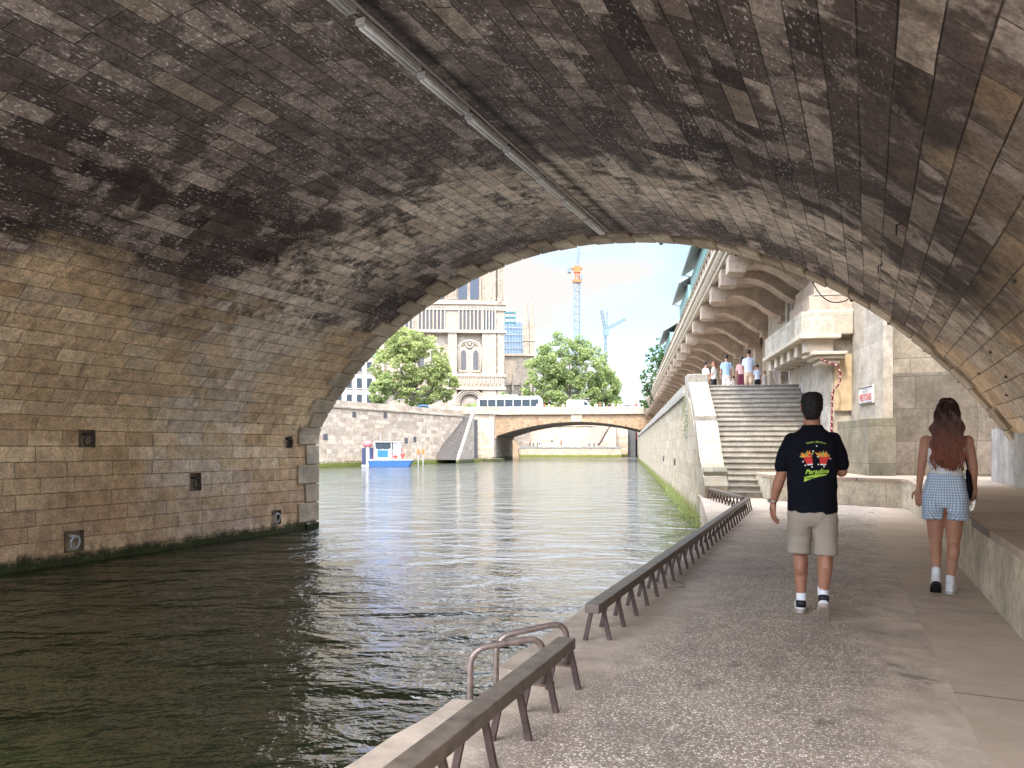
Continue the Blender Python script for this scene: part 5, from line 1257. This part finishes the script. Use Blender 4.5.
m = MB(); m.loft([(.0,-.01,.785,.160,.120),(.0,-.015,.83,.180,.140),(.002,-.01,.88,.182,.140),(.003,0,.97,.163,.122),(.005,0,1.035,.145,.11),(.005,0,1.075,.138,.104),(.005,0,1.08,.132,.10)], 36, 2.3)
for q, kx in ((-1, -.086), (1, .086)):
    m.loft([(kx*1.12, .006, .672, .084, .100), (kx*1.12, .004, .69, .085, .102), (kx*1.08, -.01, .75, .088, .125), (kx*1.04, -.015, .82, .088, .128), (kx, -.015, .88, .085, .12)], 28, 2.1)
fuse(m, 'gingham_shorts', 'blue_gingham', wom, .006, 7, fold(.005, 16, 5, 5., .006), uvcyl=True)
# long wavy hair: a soft mass and many locks
m = MB()
m.loft([(.02,-.085,1.12,.060,.016),(.02,-.095,1.17,.092,.030),(.02,-.098,1.24,.106,.042),(.02,-.085,1.33,.110,.050),(.02,-.06,1.42,.106,.060),(.018,-.035,1.52,.094,.075),(.018,-.005,1.60,.090,.095),(.018,.005,1.68,.086,.095),(.018,.005,1.735,.066,.075),(.018,.005,1.76,.030,.04)], 30, 2.2)
def wavy(c): return .006*math.sin(c.z*55+c.x*30+3*noise.noise(c*9))+.008*noise.noise(Vector((c.x*28, c.y*20, c.z*12)))
hair = fuse(m, 'hair', 'brown_hair', wom, .007, 1, wavy)
m = MB(); rh = random.Random(21)
for k in range(330):
    u = rh.uniform(-1, 1); ph_ = rh.uniform(0, 6.28); x0 = .018+u*.078; L = rh.uniform(.44, .64)*(1-.06*abs(u)); pts = []; rs_ = []
    for i in range(17):
        t = i/16; z = 1.735-.03*abs(u)-t*L; y = -.085*math.sin(min(1, t*3.0+.25)*math.pi/2)-.045*math.sin(min(1, t*1.6)*math.pi*.5)+.01*rh.uniform(-1,1)-.026*(1-u*u)
        wv = .014*math.sin(z*46+7*u+.8*math.sin(9*u)+ph_*.12)*min(1, t*2.2); pts.append((x0+u*.052*min(1, t*2)+wv, y+.008*math.cos(z*46+7*u+ph_*.12), z)); rs_.append(.0046*(1-.6*t**2))
    m.tube(pts, rs_, 5)
m.build('locks', 'brown_hair', hair, smooth=True)
for x, y, z, y2, z2 in ((-.070,-.065,.215,-.05,.13), (.042,.02,.155,.03,.075)):
    m = MB(); m.capsule((x, y, z), .036, (x, y2, z2), .036); fuse(m, 'sock', 'white_cotton', wom, .006, 2, lambda c: .0012*math.sin(c.z*420))
shoe(wom, (-.070,-.075,.155), (-.05,1), R(34), sole='black_rubber', heel_dark=False)
shoe(wom, (.040,.0,.088), (.1,1), 0.0, sole='white_paint', heel_dark=False)
m = MB(); m.loft([(.185,.02,.86,.018,.05),(.188,.02,.95,.028,.075),(.180,.02,1.08,.022,.06),(.170,.0,1.12,.01,.03)], 16); m.tube([(.185,-.02,1.05),(.16,-.06,1.2),(.12,-.09,1.36)], .006, 6)
bag = m.build('shoulder_bag', 'black_cotton', None, smooth=True, loc=(wp.x, wp.y, .88), rz=wang); tag(bag, 'small black shoulder bag at the right hip of the woman in gingham shorts', 'bag')
m = MB(); bp = Vector((.215, .085, .865)); dd = Vector((-.25,-.1,-1)).normalized()
m.tube([bp-dd*.05, bp-dd*.03, bp-dd*.02, bp, bp+dd*.09, bp+dd*.10, bp+dd*.13], [.012,.012,.013,.030,.031,.028,.024], 14); 
bo = m.build('water_bottle', 'clear_plastic', None, smooth=True, loc=(wp.x, wp.y, .88), rz=wang); tag(bo, 'clear plastic water bottle in the right hand of the woman in gingham shorts', 'bottle')

# distant people
def figure(loc, rz, label, top, bottom, hair, H=1.72, skirt=False, shorts=False, arm=0., long_hair=False, vox=.018, group='people at the top of the steps', full=True, lean=0.):
    r = thing('person', label, 'person', loc, rz, group); s = H/1.75
    m = MB(); sc_ = lambda p: tuple(c*s for c in p)
    def cap(a, ra, b, rb): m.capsule(sc_(a), ra*s, sc_(b), rb*s, 10)
    m.loft([tuple(c*s for c in q) for q in [(0,0,.84,.14,.10),(0,0,1.0,.13,.10),(0,0,1.2,.15,.105),(0,0,1.38,.165,.09),(0,0,1.44,.09,.06)]], 14)
    cap((0,0,1.42), .055, (0,.01,1.56), .05)
    if full: head(m, sc_((0,.02,1.64)), 0, s)
    else: m.ellipsoid(sc_((0,.01,1.64)), (.08*s,.09*s,.115*s))
    hd_ = []
    for q in (-1, 1):
        el = (q*.22, arm*.12, 1.13); wr = (q*(.24-.12*arm), .05+.28*arm, .88+.35*arm)
        cap((q*.17,0,1.38), .052, el, .04); cap(el, .038, wr, .026)
        if full: hand(m, sc_(wr), (0,.4*arm+.05,-1+arm), (q,0,.1), (0,1,0), .3, s)
        else: m.ellipsoid(sc_((wr[0], wr[1], wr[2]-.07)), (.025*s,.035*s,.07*s))
    for q, y in ((-1, .05), (1, -.05)):
        cap((q*.085,0,.86), .088, (q*.085,y,.48), .056); cap((q*.085,y,.48), .055, (q*.08,y*1.5,.08), .035); cap((q*.08,y*1.5-.03,.045), .036, (q*.09,y*1.5+.14,.035), .032)
    fuse(m, 'body', 'skin_fair', r, vox if not full else min(vox, .012), 1)
    m = MB(); m.loft([tuple(c*s for c in q) for q in [(0,0,.88 if not skirt else 1.0,.17,.13),(0,0,1.0,.155,.12),(0,0,1.2,.17,.125),(0,0,1.36,.185,.11),(0,0,1.43,.12,.08),(0,.01,1.47,.075,.06)]], 18)
    for q in (-1, 1): m.capsule(sc_((q*.16,0,1.37)), .068*s, sc_((q*.205,arm*.06,1.20)), .062*s, 10)
    fuse(m, 'top', top, r, vox, 2)
    m = MB()
    if skirt: m.loft([tuple(c*s for c in q) for q in [(0,0,.12,.24,.22),(0,0,.5,.21,.18),(0,0,.85,.175,.13),(0,0,1.02,.145,.11)]], 18)
    else:
        m.loft([tuple(c*s for c in q) for q in [(0,0,.74,.165,.12),(0,0,.86,.17,.13),(0,0,.98,.15,.115)]], 16); zb = .5 if shorts else .10
        for q, y in ((-1,.05),(1,-.05)): m.capsule(sc_((q*.085,0,.80)), .098*s, sc_((q*.087,y*(1.3 if not shorts else 1),zb)), (.082 if shorts else .055)*s, 12)
    fuse(m, 'skirt' if skirt else ('shorts' if shorts else 'trousers'), bottom, r, vox, 2)
    m = MB(); m.ellipsoid(sc_((0,-.005,1.672)), (.088*s,.102*s,.095*s))
    if long_hair: m.loft([tuple(c*s for c in q) for q in [(0,-.07,1.36,.06,.03),(0,-.075,1.45,.08,.045),(0,-.05,1.58,.085,.07),(0,-.03,1.68,.08,.085)]], 14)
    m.v = [v if v[2] > 1.60*s or v[1] < .0 else (v[0]*.7, min(v[1], .03), v[2]) for v in m.v]
    fuse(m, 'hair', hair, r, vox, 1)
    if shorts or skirt or True:
        for q, y in ((-1,.05),(1,-.05)):
            m = MB(); m.loft([tuple(c*s for c in t) for t in [(q*.085,y*1.5+.05,-.002,.045,.13),(q*.085,y*1.5+.05,.05,.046,.13),(q*.085,y*1.5+.0,.095,.04,.07)]], 14); m.build('shoe', 'cloth_white' if shorts else 'cloth_black', r, smooth=True)
    return r
def up_at(px, fw): return Vector(((px-512)/F*fw, fw, 4.26))
figure(up_at(705.5, 32), R(-70), 'person in a loose white shirt stooping, leftmost of the group above the steps', 'cloth_white', 'cloth_cream', 'dark_hair', 1.62, arm=.8)
figure(up_at(714, 30.5), R(60), 'person in white top and black shorts with long brown hair above the steps', 'cloth_white', 'cloth_black', 'brown_hair', 1.46, shorts=True, long_hair=True, arm=.3)
figure(up_at(726.3, 30.0), R(-5), 'person in a pale blue shirt and white trousers standing above the steps', 'cloth_blue', 'cloth_white', 'dark_hair', 1.66)
figure(up_at(742.0, 31.0), R(-20), 'person in pink top and long maroon skirt beside the tall man above the steps', 'cloth_pink', 'cloth_maroon', 'brown_hair', 1.72, skirt=True, long_hair=True)
figure(up_at(748.8, 29.6), R(-10), 'tall person in a pale lilac shirt and tan shorts above the steps', 'cloth_paleblue', 'cloth_tan', 'dark_hair', 1.82, shorts=True, arm=.4)
figure(up_at(757.5, 29.5), R(10), 'child in pale top and black shorts beside the tall man above the steps', 'cloth_paleblue', 'cloth_black', 'black_hair', 1.22, shorts=True)
figure(up_at(764.6, 31), R(20), 'small child in white, the rightmost of the group above the steps', 'cloth_white', 'cloth_cream', 'brown_hair', 1.12, shorts=True)
figure(up_at(733.5, 33.5), R(30), 'small child in pink-white behind the adults above the steps', 'cloth_white', 'cloth_pink', 'dark_hair', 1.15, shorts=True)
figs = [('cloth_white','cloth_navy'),('cloth_red','cloth_black'),('cloth_blue','cloth_tan'),('cloth_black','cloth_cream'),('cloth_pink','cloth_navy'),('cloth_tan','cloth_black')]
cols = ['white','red','light blue','black','pink','tan']
protos = []
gpb = 'people walking over the far bridge'
rf = random.Random(31); k = 0
pxs = [537, 544, 549, 558, 563, 567, 596, 600, 604, 609, 613, 618, 623, 636, 640]
for px in pxs:
    p = on_bridge(px, 1.2+rf.random()*1.2); i = k % 6
    lab = 'tiny walker in a %s top on the far bridge, %s' % (cols[i], 'left of the white van' if px < 590 else 'right of the white van')
    if i >= len(protos):
        f_ = figure(p, rf.uniform(-1.6, 1.6), lab, figs[i][0], figs[i][1], ['dark_hair','brown_hair'][i % 2], 1.7, vox=.05, full=False, group=gpb, shorts=i in (2, 4)); protos.append(f_)
    else: dup(protos[i], p, rf.uniform(-1.6, 1.6), lab, gpb)
    k += 1
gq = 'people sitting and walking on the low quay under the far bridge'
for j, px in enumerate([530, 533.5, 537.5, 539.5, 552, 556, 561, 589, 594, 598, 603]):
    fw = 167; b = Q(0, 0); L = (px-512)/F
    best = min((abs((Q(l*.1-30, 167.2).x/Q(l*.1-30, 167.2).y)-L), l) for l in range(400))[1]; i = (j*5+1) % 6
    dup(protos[i], Q(best*.1-30, 167.2, 2.302), rf.uniform(-3, 3), 'tiny person in %s top on the low quay, %s side under the far arch' % (cols[i], 'left' if px < 570 else 'right'), gq)
for j, (px, fw) in enumerate(((453.5, 110.5), (457, 110.0), (460.5, 110.5), (441.5, 113), (443.5, 113))):
    i = (j*4+2) % 6; b = CW(px, 447, fw); dup(protos[i], (b.x, b.y, 6.75 if px > 450 else 6.9), rf.uniform(-2, 2), ('tiny person in a %s top at the head of the embankment steps' if px > 450 else 'tiny person in a %s top behind the parapet left of the embankment steps') % cols[i], 'people at the head of the embankment steps')

# ------------------------------------------------------------------ light, sky, camera
SUN_AZ = R(205); SUN_EL = R(60)                                # direction the light comes from, clockwise from +Y
W_ = bpy.data.worlds.new('World'); S.world = W_; W_.use_nodes = True; nt = W_.node_tree; nt.nodes.clear()
out = nt.nodes.new('ShaderNodeOutputWorld'); bg = nt.nodes.new('ShaderNodeBackground'); sky = nt.nodes.new('ShaderNodeTexSky'); sky.sky_type = 'NISHITA'; sky.sun_disc = False
sky.sun_elevation = SUN_EL; sky.sun_rotation = SUN_AZ; sky.air_density = 1.0; sky.dust_density = 1.2; sky.ozone_density = 1.5
tc = nt.nodes.new('ShaderNodeTexCoord'); mp_ = nt.nodes.new('ShaderNodeMapping'); mp_.inputs['Scale'].default_value = (1, 1, 2.6); mp_.inputs['Location'].default_value = (.35, .1, .22)
nt.links.new(tc.outputs['Generated'], mp_.inputs[0])
nz = nt.nodes.new('ShaderNodeTexNoise'); nz.inputs['Scale'].default_value = 2.1; nz.inputs['Detail'].default_value = 7; nz.inputs['Roughness'].default_value = .55; nz.inputs['Distortion'].default_value = .3
nt.links.new(mp_.outputs[0], nz.inputs['Vector'])
rp_ = nt.nodes.new('ShaderNodeValToRGB'); rp_.color_ramp.elements[0].position = .38; rp_.color_ramp.elements[0].color = (.06,.06,.06,1); rp_.color_ramp.elements[1].position = .52; rp_.color_ramp.elements[1].color = (1,1,1,1)
sz0 = nt.nodes.new('ShaderNodeSeparateXYZ'); nt.links.new(tc.outputs['Generated'], sz0.inputs[0])
hi_ = nt.nodes.new('ShaderNodeMapRange'); hi_.interpolation_type = 'SMOOTHSTEP'; nt.links.new(sz0.outputs[2], hi_.inputs[0]); hi_.inputs[1].default_value = .22; hi_.inputs[2].default_value = .5; hi_.inputs[3].default_value = 0.0; hi_.inputs[4].default_value = .065
sb_ = nt.nodes.new('ShaderNodeMath'); sb_.operation = 'SUBTRACT'; nt.links.new(nz.outputs[0], sb_.inputs[0]); nt.links.new(hi_.outputs[0], sb_.inputs[1]); nt.links.new(sb_.outputs[0], rp_.inputs[0])
mx = nt.nodes.new('ShaderNodeMix'); mx.data_type = 'RGBA'; nt.links.new(rp_.outputs[0], mx.inputs[0]); sk_ = nt.nodes.new('ShaderNodeVectorMath'); sk_.operation = 'MULTIPLY'; nt.links.new(sky.outputs[0], sk_.inputs[0]); sk_.inputs[1].default_value = (.90, .92, .90); nt.links.new(sk_.outputs[0], mx.inputs[6]); mx.inputs[7].default_value = (2.75, 2.71, 2.64, 1)

# extra brightness added to the unseen sky, sunward and overhead, for vault and water
sd_ = (math.sin(SUN_AZ)*math.cos(SUN_EL), math.cos(SUN_AZ)*math.cos(SUN_EL), math.sin(SUN_EL))
dt = nt.nodes.new('ShaderNodeVectorMath'); dt.operation = 'DOT_PRODUCT'; nt.links.new(tc.outputs['Generated'], dt.inputs[0]); dt.inputs[1].default_value = sd_
mr = nt.nodes.new('ShaderNodeMapRange'); mr.interpolation_type = 'SMOOTHSTEP'; nt.links.new(dt.outputs['Value'], mr.inputs[0]); mr.inputs[1].default_value = .05; mr.inputs[2].default_value = 1.0; mr.inputs[3].default_value = .70; mr.inputs[4].default_value = 1.6
sz = nt.nodes.new('ShaderNodeSeparateXYZ'); nt.links.new(tc.outputs['Generated'], sz.inputs[0])
me_ = nt.nodes.new('ShaderNodeMapRange'); me_.interpolation_type = 'SMOOTHSTEP'; nt.links.new(sz.outputs[2], me_.inputs[0]); me_.inputs[1].default_value = .24; me_.inputs[2].default_value = .46; me_.inputs[3].default_value = 1.0; me_.inputs[4].default_value = 4.2
mm = nt.nodes.new('ShaderNodeMath'); mm.operation = 'MULTIPLY'; nt.links.new(mr.outputs[0], mm.inputs[0]); nt.links.new(me_.outputs[0], mm.inputs[1])
ml = nt.nodes.new('ShaderNodeVectorMath'); ml.operation = 'SCALE'; nt.links.new(mx.outputs[2], ml.inputs[0]); nt.links.new(mm.outputs[0], ml.inputs['Scale'])
nt.links.new(ml.outputs[0], bg.inputs[0]); bg.inputs[1].default_value = .10; nt.links.new(bg.outputs[0], out.inputs[0])
sl = bpy.data.lights.new('sun', 'SUN'); sl.energy = 1.35; sl.angle = R(6); sl.color = (1, .91, .78); so = bpy.data.objects.new('sun', sl); C.objects.link(so)
dv = Vector((math.sin(SUN_AZ)*math.cos(SUN_EL), math.cos(SUN_AZ)*math.cos(SUN_EL), math.sin(SUN_EL)))
so.rotation_euler = (-dv).to_track_quat('-Z', 'Y').to_euler()
cam = bpy.data.cameras.new('camera'); co = bpy.data.objects.new('camera', cam); C.objects.link(co); S.camera = co
co.location = (0, 0, CAMZ); co.rotation_euler = (R(90), 0, 0); cam.sensor_width = 36; cam.lens = 36*F/1024; cam.shift_y = (HOR-384)/1024; cam.clip_end = 20000; cam.clip_start = .05
S.render.engine = 'CYCLES'; cy = S.cycles; cy.max_bounces = 8; cy.diffuse_bounces = 6; cy.glossy_bounces = 3; cy.transmission_bounces = 6; cy.sample_clamp_indirect = 8
vs_ = S.view_settings; vs_.view_transform = 'Standard'; vs_.look = 'None'; vs_.gamma = 1.0; vs_.exposure = 2.36
